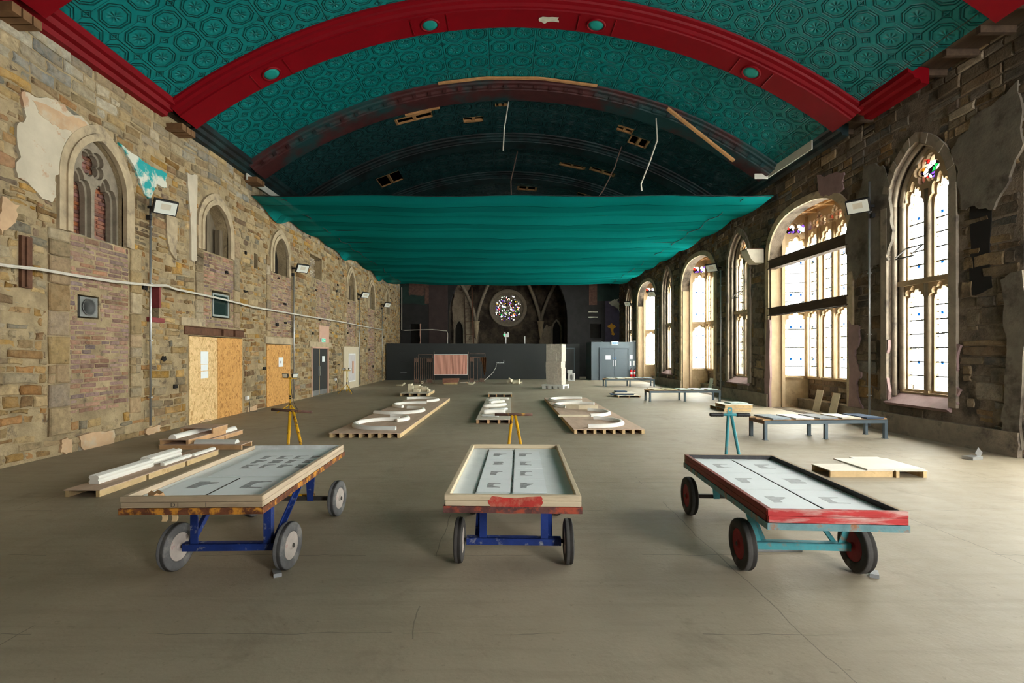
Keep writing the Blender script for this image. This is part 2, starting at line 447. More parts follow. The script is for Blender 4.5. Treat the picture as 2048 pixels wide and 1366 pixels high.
M['rust_red'] = mat('rusty_red_iron', (.11, .045, .04), .8, var=.6, scale=12, bump=.5, bs=30, second=(.36, .07, .035), amt=.47, s2=10, soft=.05)
M['rust_teal'] = mat('peeling_teal_iron', (.13, .26, .28), .7, var=.35, scale=8, bump=.4, bs=30, second=(.30, .13, .06), amt=.42, s2=8, soft=.06)
M['blue'] = mat('chipped_blue_paint', (.010, .030, .16), .55, var=.35, scale=6, bump=.25, bs=25, second=(.24, .25, .28), amt=.37, s2=13, soft=.05)
M['tealp'] = mat('chipped_teal_paint', (.05, .25, .28), .55, var=.25, scale=5, bump=.25, bs=25, second=(.19, .15, .11), amt=.38, s2=9, soft=.06)
M['yellow'] = mat('chipped_yellow_paint', (.68, .36, .012), .5, var=.2, scale=5, bump=.2, bs=25, second=(.13, .055, .03), amt=.42, s2=14, soft=.04)
M['yellowc'] = mat('yellow_paint', (.72, .42, .015), .45, var=.08)
M['bar_rust'] = mat('rusty_handle_bar', (.11, .055, .04), .8, var=.5, scale=12, bump=.5, bs=40, second=(.5, .26, .02), amt=.36, s2=8)
M['tyre'] = mat('dusty_rubber', (.115, .115, .115), .85, var=.3, scale=8, bump=.2, bs=40, second=(.22, .21, .195), amt=.42, s2=6)
M['tyre_d'] = mat('dark_rubber', (.055, .052, .048), .85, var=.3, scale=8, bump=.2, bs=40, second=(.16, .15, .14), amt=.33, s2=6)
M['hub_w'] = mat('dusty_wheel_hub', (.42, .37, .33), .6, var=.2, scale=9, bump=.2, bs=30, second=(.35, .08, .08), amt=.33, s2=8)
M['hub_r'] = mat('red_wheel_hub', (.22, .015, .018), .6, var=.3, scale=9, bump=.2, bs=30)
M['iron'] = mat('dark_iron', (.06, .055, .05), .6, .6, var=.3)
M['chrome'] = mat('galvanised_steel', (.42, .43, .43), .4, .8, var=.15)
M['ventm'] = mat('weathered_vent_metal', (.20, .205, .195), .55, .4, var=.25)
M['black'] = mat('black_plastic', (.018, .018, .019), .5, var=.1)
M['plaster'] = mat('wet_plaster_bed', (.76, .80, .79), .55, var=.06, scale=5, bump=.35, bs=14, bd=.008, second=(.64, .69, .69), amt=.35, s2=4)
M['plasterd'] = mat('rough_plaster_edge', (.48, .50, .49), .8, var=.25, scale=9, bump=.5, bs=30)
M['cast'] = mat('white_plaster_cast', (.80, .78, .72), .6, var=.05, scale=3, bump=.12, bs=20)
M['cast_g'] = mat('grey_white_cast', (.62, .63, .60), .6, var=.08, scale=3, bump=.12, bs=20)
M['cream'] = mat('cream_cast', (.68, .60, .44), .65, var=.1, scale=6, bump=.15, bs=20)
M['paper'] = mat('drawing_paper', (.82, .86, .87), .8, var=.03, bump=.03)
M['ink'] = mat('graphite_print', (.33, .34, .345), .85, var=.45, scale=26, bump=0)
M['ink_f'] = mat('faint_graphite_print', (.5, .52, .53), .85, var=.2, scale=26, bump=0)
M['ply'] = mat('pink_plywood', (.54, .39, .29), .75, var=.14, scale=2.5, bump=.08, bs=20, second=(.48, .33, .24), amt=.4, s2=1.5, stretch=(3, .6, 1))
M['ply_p'] = mat('pale_plywood', (.58, .52, .43), .75, var=.1, scale=2.5, bump=.08, bs=20, second=(.5, .42, .33), amt=.4, s2=2)
M['ply_w'] = mat('whitewashed_plywood', (.66, .61, .52), .7, var=.08, scale=2.5, bump=.08, bs=20)
M['pine'] = mat('pine_batten', (.58, .42, .22), .75, var=.2, scale=6, bump=.1, bs=20, second=(.45, .29, .13), amt=.35, s2=7)
M['pine_o'] = mat('orange_pine', (.50, .30, .15), .75, var=.2, scale=6, bump=.1, bs=20)
M['steelgrey'] = mat('grey_painted_steel', (.105, .14, .165), .45, var=.12, scale=5, bump=.08, bs=30)
M['steelbrown'] = mat('brown_steel', (.15, .085, .05), .6, var=.2)
M['slab_b'] = mat('blue_grey_slab', (.24, .29, .33), .75, var=.25, scale=5, bump=.1)
M['slab_w'] = mat('white_slab', (.66, .66, .62), .5, var=.12, scale=6, bump=.1)
M['slab_g'] = mat('grey_slab', (.27, .28, .29), .75, var=.15, scale=5, bump=.1)
M['slab_c'] = mat('cream_slab', (.60, .55, .44), .5, var=.12, scale=5, bump=.1)
M['slab_d'] = mat('navy_slab', (.055, .085, .14), .7, var=.35, scale=7, bump=.1)
M['slab_y'] = mat('ochre_slab', (.48, .42, .22), .5, var=.35, scale=5, bump=.1)
M['slab_t'] = mat('pale_green_slab', (.40, .50, .46), .5, var=.25, scale=5, bump=.1)
M['part'] = mat('charcoal_partition_paint', (.022, .025, .025), .6, var=.06, scale=3, bump=.03)
M['boxg'] = mat('slate_painted_lobby', (.105, .135, .155), .55, var=.06, scale=3, bump=.03)
M['doorg'] = mat('slate_door', (.085, .11, .13), .5, var=.05, bump=.02)
M['doord'] = mat('charcoal_door', (.035, .037, .037), .5, var=.08, bump=.02)
M['wallk'] = mat('blackened_wall', (.020, .019, .019), .8, var=.3, scale=2, bump=.2, bs=15, second=(.03, .027, .024), amt=.35, s2=3)
M['wallpb'] = mat('plum_brown_wall', (.046, .031, .029), .8, var=.25, scale=2, bump=.2, bs=15)
M['wallpu'] = mat('purple_wall', (.060, .050, .085), .7, var=.2, scale=3, bump=.5, bs=12)
M['wallgr'] = mat('dark_green_wall', (.014, .032, .026), .8, var=.3, scale=2, bump=.2)
M['ruin'] = mat('charred_rubble', (.105, .080, .055), .95, var=.5, scale=2.5, bump=.7, bs=12, bd=.04, second=(.028, .020, .016), amt=.5, s2=1.1, soft=.1)
M['ruin_b'] = mat('pale_ragged_render', (.30, .24, .17), .95, var=.35, scale=3, bump=.7, bs=14, bd=.04, second=(.08, .05, .035), amt=.38, s2=2.2, soft=.04)
M['orange'] = mat('orange_paint_flake', (.62, .30, .03), .7, var=.1)
M['flake'] = mat('pale_paint_flake', (.45, .45, .36), .8, var=.2, scale=8)
M['white'] = mat('white_enamel', (.75, .75, .74), .4, var=.04, bump=0)
M['pink'] = mat('pink_cloth', (.96, .52, .40), .8, var=.05, scale=3, bump=.3, bs=6, stretch=(6, 1, .8))
M['brown_cloth'] = mat('rust_brown_cloth', (.16, .065, .025), .9, var=.4, scale=8, bump=.4, bs=12)
M['gate'] = mat('rusted_gate_iron', (.20, .13, .10), .8, var=.35, scale=8, bump=.3, bs=40)
M['fire'] = mat('fire_red', (.58, .01, .015), .35, var=.06, bump=0)
M['brickred'] = mat('red_brick_piece', (.33, .15, .10), .9, var=.3, bump=.4)
M['brickdark'] = mat('smoked_brick', (.10, .055, .042), .9, var=.4, scale=6, bump=.5)
M['concr'] = mat('rough_cast_concrete', (.50, .455, .385), .95, var=.22, scale=9, bump=.9, bs=22, bd=.03)
M['concr_s'] = mat('smooth_cast_concrete', (.64, .60, .53), .9, var=.1, scale=6, bump=.3, bs=26)
M['cable'] = mat('white_cable', (.62, .58, .50), .6, var=.1, bump=0)
M['poster'] = mat('grey_poster', (.55, .52, .52), .7, var=.08, bump=0)
M['panelc'] = mat('cream_panel', (.58, .50, .36), .7, var=.06, bump=.03)
M['pinkp'] = mat('pink_plaster_panel', (.58, .36, .27), .85, var=.08, bump=.1)
M['timber_c'] = mat('dark_corbel_timber', (.17, .09, .04), .85, var=.35, scale=4, bump=.2)
M['crust_d'] = mat('black_crust', (.05, .05, .052), .85, var=.4, scale=7, bump=.4, second=(.22, .22, .22), amt=.34, s2=6)
M['coffer'] = mat('golden_oak_ceiling', (.50, .31, .14), .6, var=.15, scale=4, bump=.1)
M['cubby'] = mat('void_dark', (.014, .012, .010), .95, var=.2, bump=0)
M['wpanel'] = mat('weathered_window_board', (.17, .135, .09), .9, var=.3, scale=3, stretch=(4, 4, .6))
M['greenglass'] = mat('dark_green_pane', (.012, .03, .026), .15, var=.2, bump=0, spec=.5)
M['frame_s'] = mat('grey_green_metal_frame', (.30, .33, .31), .5, var=.15)
M['rustbox'] = mat('rust_brown_steel', (.12, .055, .03), .8, var=.4, scale=6, bump=.4)
M['redwood'] = mat('maroon_frame', (.22, .045, .045), .7, var=.25)
def emit(name, c, k):
    t = T(name); e = t.n('ShaderNodeEmission'); e.inputs[0].default_value = rgba(c); e.inputs[1].default_value = k
    t.l(e.outputs[0], t.out.inputs[0]); return t.m
M['led'] = emit('lit_green_sign', (.15, .9, .55), .8)
M['ledb'] = emit('lit_white_sign', (.75, .95, 1.), .75)
M['ledg'] = emit('green_indicator_light', (.05, 1., .25), 2.)
M['lampface'] = mat('frosted_lamp_glass', (.72, .74, .68), .25, var=.05, bump=0)
M['sgreen'] = mat('sign_green', (.02, .36, .2), .5, bump=0)
M['sblue'] = mat('sign_blue', (.03, .2, .6), .5, bump=0)
#PART2
# ================================================================== SETTING
fl = MB(); fl.bb(-9, 12, -4.6, 42, -.3, 0)
fl.build('floor', M['floor'], kind='structure', label='worn grey-brown screed floor of the hall', cat='floor')
# ---- left wall --------------------------------------------------------------
pal_l = [(.40,.30,.17), (.42,.26,.10), (.36,.30,.20), (.30,.20,.11), (.45,.35,.21), (.36,.25,.13), (.30,.26,.19), (.22,.145,.085), (.46,.29,.10), (.41,.32,.19), (.34,.19,.09)]
wl = [pointed(8.75, 10.0, 3.87, 4.85, 5.72), pointed(12.63, 13.83, 4.36, 4.95, 5.66), pointed(16.5, 17.6, 4.42, 4.95, 5.65),
      pointed(24.45, 25.55, 4.4, 4.95, 5.78), pointed(28.35, 29.45, 4.3, 4.9, 5.72), pointed(32.3, 33.3, 4.3, 4.9, 5.7)]
vent = rect(8.93, 9.40, 2.38, 2.80); slot = rect(10.74, 11.05, 2.52, 3.22); sqw = rect(13.05, 13.92, 2.68, 3.40)
niche = rect(15.27, 15.5, 4.35, 4.8); rec = rect(19.7, 21.0, 4.78, 5.68); iron = rect(7.84, 8.02, 2.78, 3.6)
osb1 = rect(12.08, 14.58, .012, 2.18); osb2 = rect(16.06, 17.88, .012, 2.05); door_l = rect(19.86, 21.8, .012, 2.0); creamr = rect(23.76, 26.2, .012, 2.08)
holes_l = wl+[vent, slot, sqw, niche, rec, osb1, osb2, door_l]
m = MB(); m.plate(ML, rect(-4.5, YE, -.0, 7.25), holes_l, -.010, -.6)
wall_l = m.build('wall_left', M['mortar_l'], kind='structure', label='long left wall of golden rubble stone with bricked arches', cat='wall')
ring = lambda o, e: [pointed(min(p[0] for p in q), max(p[0] for p in q), min(p[1] for p in q), q[2+0][1] if 0 else q[2][1], max(p[1] for p in q), e=e) for q in o]
sur_l = ring(wl, .24)
bricks = [rect(8.77, 10.15, .66, 3.85), rect(12.68, 14.1, 2.44, 4.34), rect(16.35, 17.95, 2.3, 4.4), rect(20.35, 22.0, 2.92, 4.76), rect(24.3, 25.75, 2.1, 4.38), rect(28.2, 29.6, .1, 4.28)]
lint = [rect(11.88, 14.65, 2.18, 2.42), rect(15.95, 18.05, 2.05, 2.27), rect(19.6, 22.1, 2.0, 2.2), rect(23.7, 26.25, 2.08, 2.2)]
pinkr = rect(20.65, 21.8, 2.2, 2.9)
quo = [rect(8.34, 8.75, .35, 3.87), rect(10.17, 10.48, .5, 3.87), rect(12.34, 12.66, 2.45, 4.95), rect(14.1, 14.4, 2.45, 4.95), rect(16.05, 16.33, 2.3, 4.9), rect(17.97, 18.2, 2.3, 4.9), rect(24.05, 24.28, 2.2, 4.9), rect(25.77, 26.0, 2.2, 4.9)]
av = sur_l+bricks+lint+quo+[vent, slot, sqw, niche, rec, osb1, osb2, door_l, creamr, pinkr, iron]
m = MB()
masonry(m, ML, 6.6, YE, 0.0, 6.2, (.08, .20), (.12, .46), pal_l, av, seed=3, miss=.02, proud=(-.024, .028), gap=.024, jit=.018)
pal_top = [(.40,.37,.30), (.36,.31,.22), (.42,.33,.2), (.33,.31,.27), (.30,.22,.13)]
masonry(m, ML, 6.6, YE, 6.2, 7.12, (.18, .32), (.25, .65), pal_top, [], seed=4, miss=.02, proud=(-.005, .03), gap=.034, jit=.02)
m.build('stonework', M['stone_l'], wall_l)
m = MB(); pal_b = [(.34,.22,.185), (.36,.24,.20), (.31,.20,.175), (.38,.25,.205), (.33,.235,.205), (.29,.185,.16), (.38,.22,.165)]
for i, b in enumerate(bricks):
    masonry(m, ML, b[0][0], b[1][0], b[0][1], b[2][1], (.082, .092), (.23, .27), pal_b, [vent, sqw, rec, pinkr], seed=20+i, miss=.012, proud=(-.012, .006), gap=.016, jit=.006, wave=.012, back=-.06)
m.build('brick_infill', M['brick_l'], wall_l)
m = MB(); pal_q = [(.44,.35,.22), (.40,.32,.21), (.46,.37,.25), (.37,.28,.19)]
for i, b in enumerate(quo):
    masonry(m, ML, b[0][0], b[1][0], b[0][1], b[2][1], (.3, .5), (.6, .8), pal_q, [], seed=40+i, miss=0, proud=(.015, .045), gap=.014, jit=.01, wave=0)
m.build('quoins', M['stone_l'], wall_l)
m = MB()
for o, s_ in zip(wl, sur_l):
    # hood and jamb ring
    inner = [p for p in o]; v0 = o[0][1]
    ou = [(p[0], max(p[1], v0-.02)) for p in s_]
    A = ou[1:]+[ou[0]]; B = inner[1:]+[inner[0]]
    n_ = min(len(A), len(B))
    for w0, w1, ea in ((-.03, .045, 1.), (.045, .075, .45)):
        ra = [((a[0]-b[0])*ea+b[0], (a[1]-b[1])*ea+b[1]) for a, b in zip(A, B)]
        for k in range(n_-1):
            q = [ra[k], ra[k+1], B[k+1], B[k]]
            lo = [m.v(ML(p[0], p[1], w0)) for p in q]; hi = [m.v(ML(p[0], p[1], w1)) for p in q]
            m.f(hi); m.f([lo[0], lo[1], hi[1], hi[0]]); m.f([lo[2], lo[3], hi[3], hi[2]])
            if k == 0: m.f([lo[0], lo[3], hi[3], hi[0]])
            if k == n_-2: m.f([lo[1], lo[2], hi[2], hi[1]])
m.build('arch_surround', M['dress_l'], wall_l)
m = MB()
m.plate(ML, lint[1], [], -.03, .03); m.plate(ML, lint[2], [], -.03, .03); m.plate(ML, rect(11.75, 12.7, 2.42, 2.6), [], -.03, .035)
m.build('stone_lintel', M['dress_l'], wall_l)
rp = random.Random(5)
def patch(px, name, mt, mp, fn, w=.05, amp=.1, parent=None):
    pts = ragged([fn(*p) for p in px] if fn else px, amp, 3, rp)
    q = MB(); q.plate(mp, pts, [], -.03, w); return q.build(name, M[mt], parent)
patch([(38,190),(75,196),(140,228),(178,258),(152,270),(128,300),(128,332),(108,350),(104,400),(82,398),(32,356),(30,250),(46,225)], 'plaster_patch', 'plaster_w', ML, L, .036, .10, wall_l)
patch([(60,200),(142,232),(178,258),(152,268),(110,252),(72,226)], 'plaster_patch', 'plaster_p', ML, L, .041, .09, wall_l)
patch([(234,285),(300,334),(331,346),(331,376),(310,368),(296,398),(280,372),(264,330)], 'plaster_patch', 'plaster_t', ML, L, .037, .06, wall_l)
patch([(0,392),(34,410),(22,448),(0,470)], 'plaster_patch', 'plaster_p', ML, L, .037, .08, wall_l)
patch([(372,345),(392,352),(391,520),(380,520)], 'plaster_patch', 'plaster_w', ML, L, .04, .04, wall_l)
patch([(330,425),(352,440),(350,520),(336,500)], 'plaster_patch', 'dress_l', ML, L, .04, .05, wall_l)
for q in ([(155,872),(225,860),(225,885),(165,905)], [(398,846),(420,838),(420,858),(400,862)], [(120,880),(140,878),(140,905),(118,905)], [(494,815),(512,808),(512,822),(494,828)], [(290,858),(318,850),(318,862),(290,868)]):
    patch(q, 'plaster_patch', 'plaster_p', ML, L, .035, .04, wall_l)
# blind windows of the left wall: each with its own filling
def backboard(q, name, mt, w=-.30):
    b = MB(); b.plate(ML, [(p[0], p[1]) for p in [((x-0)*1, z) for x, z in q]], [], w, w-.08); return b
for i, o in enumerate(wl):
    w = empty('window_%d' % (i+1), ML((o[0][0]+o[1][0])/2, o[0][1], -.3), label=['blind pointed window with tracery and red brick infill, left wall near the floodlight', 'boarded pointed window above the dark green pane, left wall', 'dark pointed window above the single orange board, left wall', 'narrow pointed window above the cream panel, left wall', 'narrow pointed window second from the far end, left wall', 'farthest pointed window of the left wall'][i], cat='window', kind='structure')
    grow = pointed(o[0][0], o[1][0], o[0][1], o[2][1], max(p[1] for p in o), e=.08)
    sh = w.location
    b = MB(); b.plate(lambda u, v, ww: ML(u, v, ww)-sh, grow, [], -.34, -.42)
    b.build('infill_panel', M[['brickred', 'wpanel', 'cubby', 'wpanel', 'wpanel', 'wpanel'][i]], w)
    if i == 0:
        b = MB(); sub = lambda u, v, ww: ML(u, v, ww)-sh
        masonry(b, sub, 8.72, 10.03, 3.8, 5.75, (.072, .08), (.2, .235), [(.36,.14,.09), (.30,.13,.10), (.26,.13,.11), (.40,.19,.12)], [], seed=77, miss=.02, proud=(-.325, -.3), gap=.016, jit=.005, wave=0, back=-.345, only=grow)
        b.build('brick_infill', M['brick_l'], w)
        for e, w0, w1 in ((.05, -.1, -.18), (0., -.18, -.28)):
            hl = [cusped(9.07, .44, 3.93, 4.6, .42, 3, .25, e), cusped(9.68, .44, 3.93, 4.6, .42, 3, .25, e), foil(9.375, 5.28, .24+e, 4, .35, PI/4)]
            b = MB(); b.plate(sub, [(p[0], p[1]) for p in pointed(8.76, 9.99, 3.88, 4.85, 5.70)], hl, w0, w1); b.build('tracery', M['dress_d'], w)
    elif i in (1, 3, 4, 5):
        b = MB(); u0, u1 = o[0][0], o[1][0]; z0 = o[0][1]
        b.bb(-.26, -.2, -.06, .06, 0, 1.2); b.bb(-.28, -.14, (u1-u0)/2-.18, (u1-u0)/2-.04, 0, .75); b.bb(-.28, -.14, -(u1-u0)/2+.04, -(u1-u0)/2+.16, 0, .8)
        for q in b.bm.verts: q.co.x += .3
        b.build('timber_frame', M['wpanel'], w)
# vent, slot, square pane, recess, niche
v = empty('vent_duct', ML(9.16, 2.4, 0), label='square galvanised vent with round duct in the left brick panel', cat='vent')
b = MB(); b.plate(lambda u, vv, ww: ML(u, vv, ww)-v.location, rect(8.97, 9.36, 2.41, 2.77), [[(9.16+.14*math.cos(2*PI*k/24), 2.59+.14*math.sin(2*PI*k/24)) for k in range(24)]], .0, -.05); b.build('face_plate', M['ventm'], v)
b = MB(); b.lathe([(-.3, .135), (0, .135), (.02, .155), (.02, .14), (-.28, .125)], Matrix.Translation((0, 0, .19)), 24, True); b.build('duct', M['ventm'], v)
b = MB(); b.bb(-.42, -.36, -.25, .25, -.05, .4); b.build('duct_back', M['cubby'], v)
w = empty('window_7', ML(10.9, 2.5, 0), label='small slot window with chipped maroon frame behind the conduit', cat='window', kind='structure')
b = MB(); b.bb(-.03, .05, -.24, .24, -.08, .02); b.bb(-.2, .03, .10, .15, .25, .7); b.bb(-.2, -.02, -.155, -.12, 0, .72); b.build('frame', M['redwood'], w)
b = MB(); b.bb(-.3, -.24, -.2, .2, -.05, .8); b.build('back_board', M['wpanel'], w)
w = empty('window_8', ML(13.5, 2.7, 0), label='dark green pane in a grey metal frame above the strand-board hoarding', cat='window', kind='structure')
b = MB(); F_ = lambda u, vv, ww: ML(u, vv, ww)-w.location
b.plate(F_, rect(13.12, 13.9, 2.72, 3.34), [rect(13.17, 13.85, 2.77, 3.29)], -.02, -.08); b.build('frame', M['frame_s'], w)
b = MB(); b.bb(-.075, -.06, -.34, .36, .06, .6); b.build('pane', M['greenglass'], w)
b = MB(); b.bb(-.5, -.4, -.6, .6, -.1, .8); b.build('back_board', M['cubby'], w)
w = empty('window_9', ML(20.35, 4.8, 0), label='square blind recess of whitish bricks, left wall beneath the netting', cat='window', kind='structure')
b = MB(); masonry(b, lambda u, vv, ww: ML(u, vv, ww)-w.location, 19.7, 21.05, 4.75, 5.7, (.075, .085), (.2, .24), [(.5,.45,.36), (.45,.4,.32), (.4,.36,.3)], [], seed=5, proud=(-.31, -.29), back=-.33, wave=0, jit=.004, gap=.016); b.build('brick_infill', M['brick_l'], w)
b = MB(); b.bb(-.42, -.33, -.75, .75, -.1, 1.0); b.build('back_board', M['mortar_l'], w)
b = MB(); b.bb(-.4, -.3, 15.27-15.39-.1, .25, -.05, .55); b.build('niche_back', M['wpanel'], wall_l, loc=ML(15.39, 4.35, 0))
b = MB(); b.plate(ML, pinkr, [], -.03, .02); b.build('pink_panel', M['pinkp'], wall_l)
# iron channel, lintel beam
b = MB(); b.plate(ML, iron, [], -.008, .04); b.plate(ML, rect(7.9, 7.94, 2.8, 3.58), [], .04, .07)
b.build('iron_channel', M['rustbox'], label='upright rust-brown steel channel set in the nearest left wall stones', cat='channel')
b = MB(); b.bb(XL-.05, XL+.02, 11.9, 14.62, 2.2, 2.4); b.bb(XL+.02, XL+.09, 11.9, 14.62, 2.2, 2.215); b.bb(XL+.02, XL+.09, 11.9, 14.62, 2.385, 2.4); b.bb(XL+.02, XL+.08, 13.45, 13.5, 2.215, 2.385); b.bb(XL+.02, XL+.08, 14.05, 14.1, 2.215, 2.385)
b.build('trim_11', M['rustbox'], kind='structure', label='rusty steel lintel over the strand-board hoarding', cat='lintel')
# hoarding boards and door
for (a, c, top, mt, lb) in ((12.10, 13.29, 2.16, 'osb_l', 'pale strand board covering the left half of the wide doorway, three papers on it'), (13.30, 14.56, 2.16, 'osb_d', 'orange strand board covering the right half of the wide doorway'), (16.08, 17.86, 2.03, 'osb_d', 'single orange strand board closing the narrower doorway behind the yellow lamp stand')):
    b = MB(); b.bb(XL-.032, XL+.004, a, c, .001, top, bev=.004); b.build('strand_board', M[mt], label=lb, cat='board')
for (Y0, Y1, z0, z1, lb) in ((12.55, 12.87, 1.47, 1.79, 'largest paper notice, top of the three on the pale strand board'), (12.56, 12.86, 1.30, 1.455, 'middle small paper of the three on the pale strand board'), (12.56, 12.87, 1.11, 1.285, 'bottom paper of the three on the pale strand board'), (16.92, 17.27, 1.28, 1.6, 'paper with a small brown mark on the single orange strand board')):
    b = MB(); b.bb(XL+.005, XL+.008, Y0, Y1, z0, z1); o = b.build('paper_notice', M['paper'], label=lb, cat='paper', group='paper notices on the strand boards')
    if z1 == 1.6:
        b = MB(); b.bb(XL+.008, XL+.009, 17.06, 17.12, 1.40, 1.48); b.build('printed_mark', M['brown_cloth'], o)
d = empty('door_1', ML(20.83, 0, 0), label='charcoal double fire door in the left wall under the green exit sign', cat='door', kind='structure')
b = MB(); b.bb(-.12, .02, -.98, -.92, 0, 2.0); b.bb(-.12, .02, .92, .97, 0, 2.0); b.bb(-.12, .02, -.98, .97, 1.94, 2.0); b.build('door_frame', M['pinkp'], d)
for s_ in (-1, 1):
    b = MB(); b.bb(-.09, -.045, -.915 if s_ < 0 else .02, -.02 if s_ < 0 else .915, .005, 1.93, bev=.004); lf = b.build('door_leaf', M['doord'], d)
    b = MB(); b.bb(-.045, -.041, -.905 if s_ < 0 else .03, -.03 if s_ < 0 else .905, .02, .22); b.build('kick_plate', M['chrome'], lf)
b = MB(); b.bb(-.07, -.043, -.02, .02, .02, 1.92); b.build('centre_strip', M['pine'], d)
b = MB(); b.bb(-.045, -.02, -.09, -.05, .8, 1.2); b.bb(-.045, -.02, .05, .09, .8, 1.2); b.build('handle', M['chrome'], d)
b = MB(); b.bb(XL-.044, XL-.041, 21.13, 21.45, 1.38, 1.62); b.build('paper_notice', M['paper'], label='paper notice on the right leaf of the charcoal double door', cat='paper')
s_ = empty('exit_sign', ML(20.95, 2.2, .03), label='green running-man exit sign above the charcoal double door', cat='sign')
b = MB(); b.bb(.0, .06, -.22, .22, 0, .16, bev=.004); b.build('housing', M['white'], s_)
b = MB(); b.bb(.06, .064, -.2, .2, .015, .145); b.build('sign_face', M['led'], s_)
b = MB(); b.bb(.064, .066, -.12, -.05, .03, .13); b.bb(.064, .066, .0, .14, .06, .095); b.plate(lambda u, v, w: Vector((w, u, v)), [(.12, .04), (.18, .078), (.12, .118)], [], .064, .066); b.build('pictogram', M['white'], s_)
p_ = empty('poster_panel', ML(24.98, 0, 0), label='cream panel with a framed grey poster leaning flush on the left wall', cat='panel')
b = MB(); b.bb(.0, .05, -1.2, 1.2, .001, 2.06, bev=.004); b.build('panel', M['panelc'], p_)
pp = MB().bb(.05, .058, -.52, .62, .32, 1.72).build('poster', M['white'], p_)
MB().bb(.058, .06, -.46, .56, .38, 1.66).build('poster_image', M['poster'], pp)
b = MB(); b.bb(.06, .075, .0, .3, .72, 1.34, bev=.007); b.bb(.075, .08, .05, .11, .85, 1.2); b.build('pink_motif', M['pinkp'], pp)
q = MB(); rh = random.Random(12)
for i in range(60):
    Y, z = rh.uniform(7.8, 34), rh.uniform(.4, 6.3)
    if any(inpoly((Y, z), a) or inpoly((Y+.15, z+.1), a) for a in av if a not in bricks): continue
    q.plate(ML, ragged(rect(Y, Y+rh.uniform(.06, .2), z, z+rh.uniform(.04, .11)), .03, 2, rh), [], -.005, .031)
q.build('putlog_holes', M['cubby'], wall_l)
# ---- right wall -------------------------------------------------------------
PER = 7.9
k_two = [-1, 0, 1, 2, 3]; k_bay = [-1, 0, 1, 2]
two = [pointed(9.65+PER*k, 11.2+PER*k, .70, 5.0, 6.15) for k in k_two]
bay = [basket(12.5+PER*k, 16.2+PER*k, .002, 4.75, 6.02) for k in k_bay]
m = MB(); m.plate(MR, rect(-4.5, YE, 0, 7.55), two+bay, -.012, -.36)
wall_r = m.build('wall_right', M['mortar_r'], kind='structure', label='dark sooty stone right wall with tall traceried windows', cat='wall')
pal_r = [(.23,.18,.12), (.27,.20,.12), (.20,.175,.14), (.16,.13,.10), (.30,.23,.15), (.22,.15,.09), (.19,.17,.14)]
sur_two = [pointed(9.65+PER*k-.16, 11.2+PER*k+.16, .70, 5.0, 6.35) for k in k_two]
sur_bay = [basket(12.5+PER*k, 16.2+PER*k, .0, 4.75, 6.02, e=.2 if k >= 0 else .0) for k in k_bay]
m = MB()
masonry(m, MR, 7.6, YE, .42, 5.9, (.13, .32), (.25, .75), pal_r, sur_two+sur_bay, seed=9, miss=.02, proud=(-.022, .02), gap=.02, jit=.018)
masonry(m, MR, 7.6, YE, 5.9, 7.4, (.14, .26), (.22, .6), pal_r+[(.33,.30,.25)], sur_two+sur_bay, seed=10, miss=.03, proud=(-.015, .025), gap=.022)
m.build('stonework', M['stone_r'], wall_r)
m = MB()
for k in range(-1, 4):   # projecting rough plinth
    a, c = (16.2+PER*(k-1), 12.5+PER*k)
    if c > 7: m.plate(lambda u, v, w: MR(u, v, w), ragged([(max(a, 7.6)+.02, 0), (c-.02, 0), (c-.02, .42), (max(a, 7.6)+.02, .42)], .02, 2), [], -.03, .07)
m.build('plinth', M['dress_soot'], wall_r)
m = MB()
for k in k_two:
    a, c = 9.65+PER*k, 11.2+PER*k
    if c < 7: continue
    o, s_ = pointed(a, c, .7, 5.0, 6.15), pointed(a, c, .7, 5.0, 6.15, e=.17)
    A, B = s_[1:]+[s_[0]], o[1:]+[o[0]]
    for i in range(len(A)-1):
        q = [A[i], A[i+1], B[i+1], B[i]]
        w = .03 if (i*7) % 3 else .045
        lo = [m.v(MR(p[0], p[1], -.03)) for p in q]; hi = [m.v(MR(p[0], p[1], w)) for p in q]
        m.f(hi); [m.f([lo[j], lo[(j+1) % 4], hi[(j+1) % 4], hi[j]]) for j in range(4)]
m.build('arch_surround', M['dress_soot'], wall_r)
m = MB()
for k in k_bay:
    if k < 0: continue
    o, s_ = basket(12.5+PER*k, 16.2+PER*k, .002, 4.75, 6.02), basket(12.5+PER*k, 16.2+PER*k, .002, 4.75, 6.02, e=.2)
    A, B = s_[1:]+[s_[0]], o[1:]+[o[0]]
    for i in range(len(A)-1):
        q = [A[i], A[i+1], B[i+1], B[i]]
        lo = [m.v(MR(p[0], p[1], -.03)) for p in q]; hi = [m.v(MR(p[0], p[1], .035)) for p in q]
        m.f(hi); [m.f([lo[j], lo[(j+1) % 4], hi[(j+1) % 4], hi[j]]) for j in range(4)]
m.build('bay_arch_ring', M['dress_l'], wall_r)
for px, mt in (([(1697,455),(1730,330),(1768,330),(1783,440),(1778,520),(1740,540),(1712,560),(1697,540)], 'plaster_g'), ([(1905,300),(1960,225),(2040,160),(2046,300),(1990,420),(1925,420)], 'plaster_g'), ([(1700,640),(1722,652),(1712,700),(1724,745),(1716,780),(1728,836),(1697,832)], 'mauve'), ([(1765,690),(1779,680),(1779,800),(1768,790)], 'mauve'), ([(1904,690),(1925,690),(1918,740),(1925,780),(1915,815),(1904,815)], 'mauve'), ([(1535,640),(1541,640),(1541,820),(1532,820)], 'mauve'), ([(1636,350),(1690,345),(1688,378),(1660,392),(1640,385)], 'mauve'), ([(2005,560),(2048,540),(2048,900),(2000,870),(2012,760)], 'plaster_g')):
    patch(px, 'plaster_patch', mt, MR, R, .036, .1, wall_r)
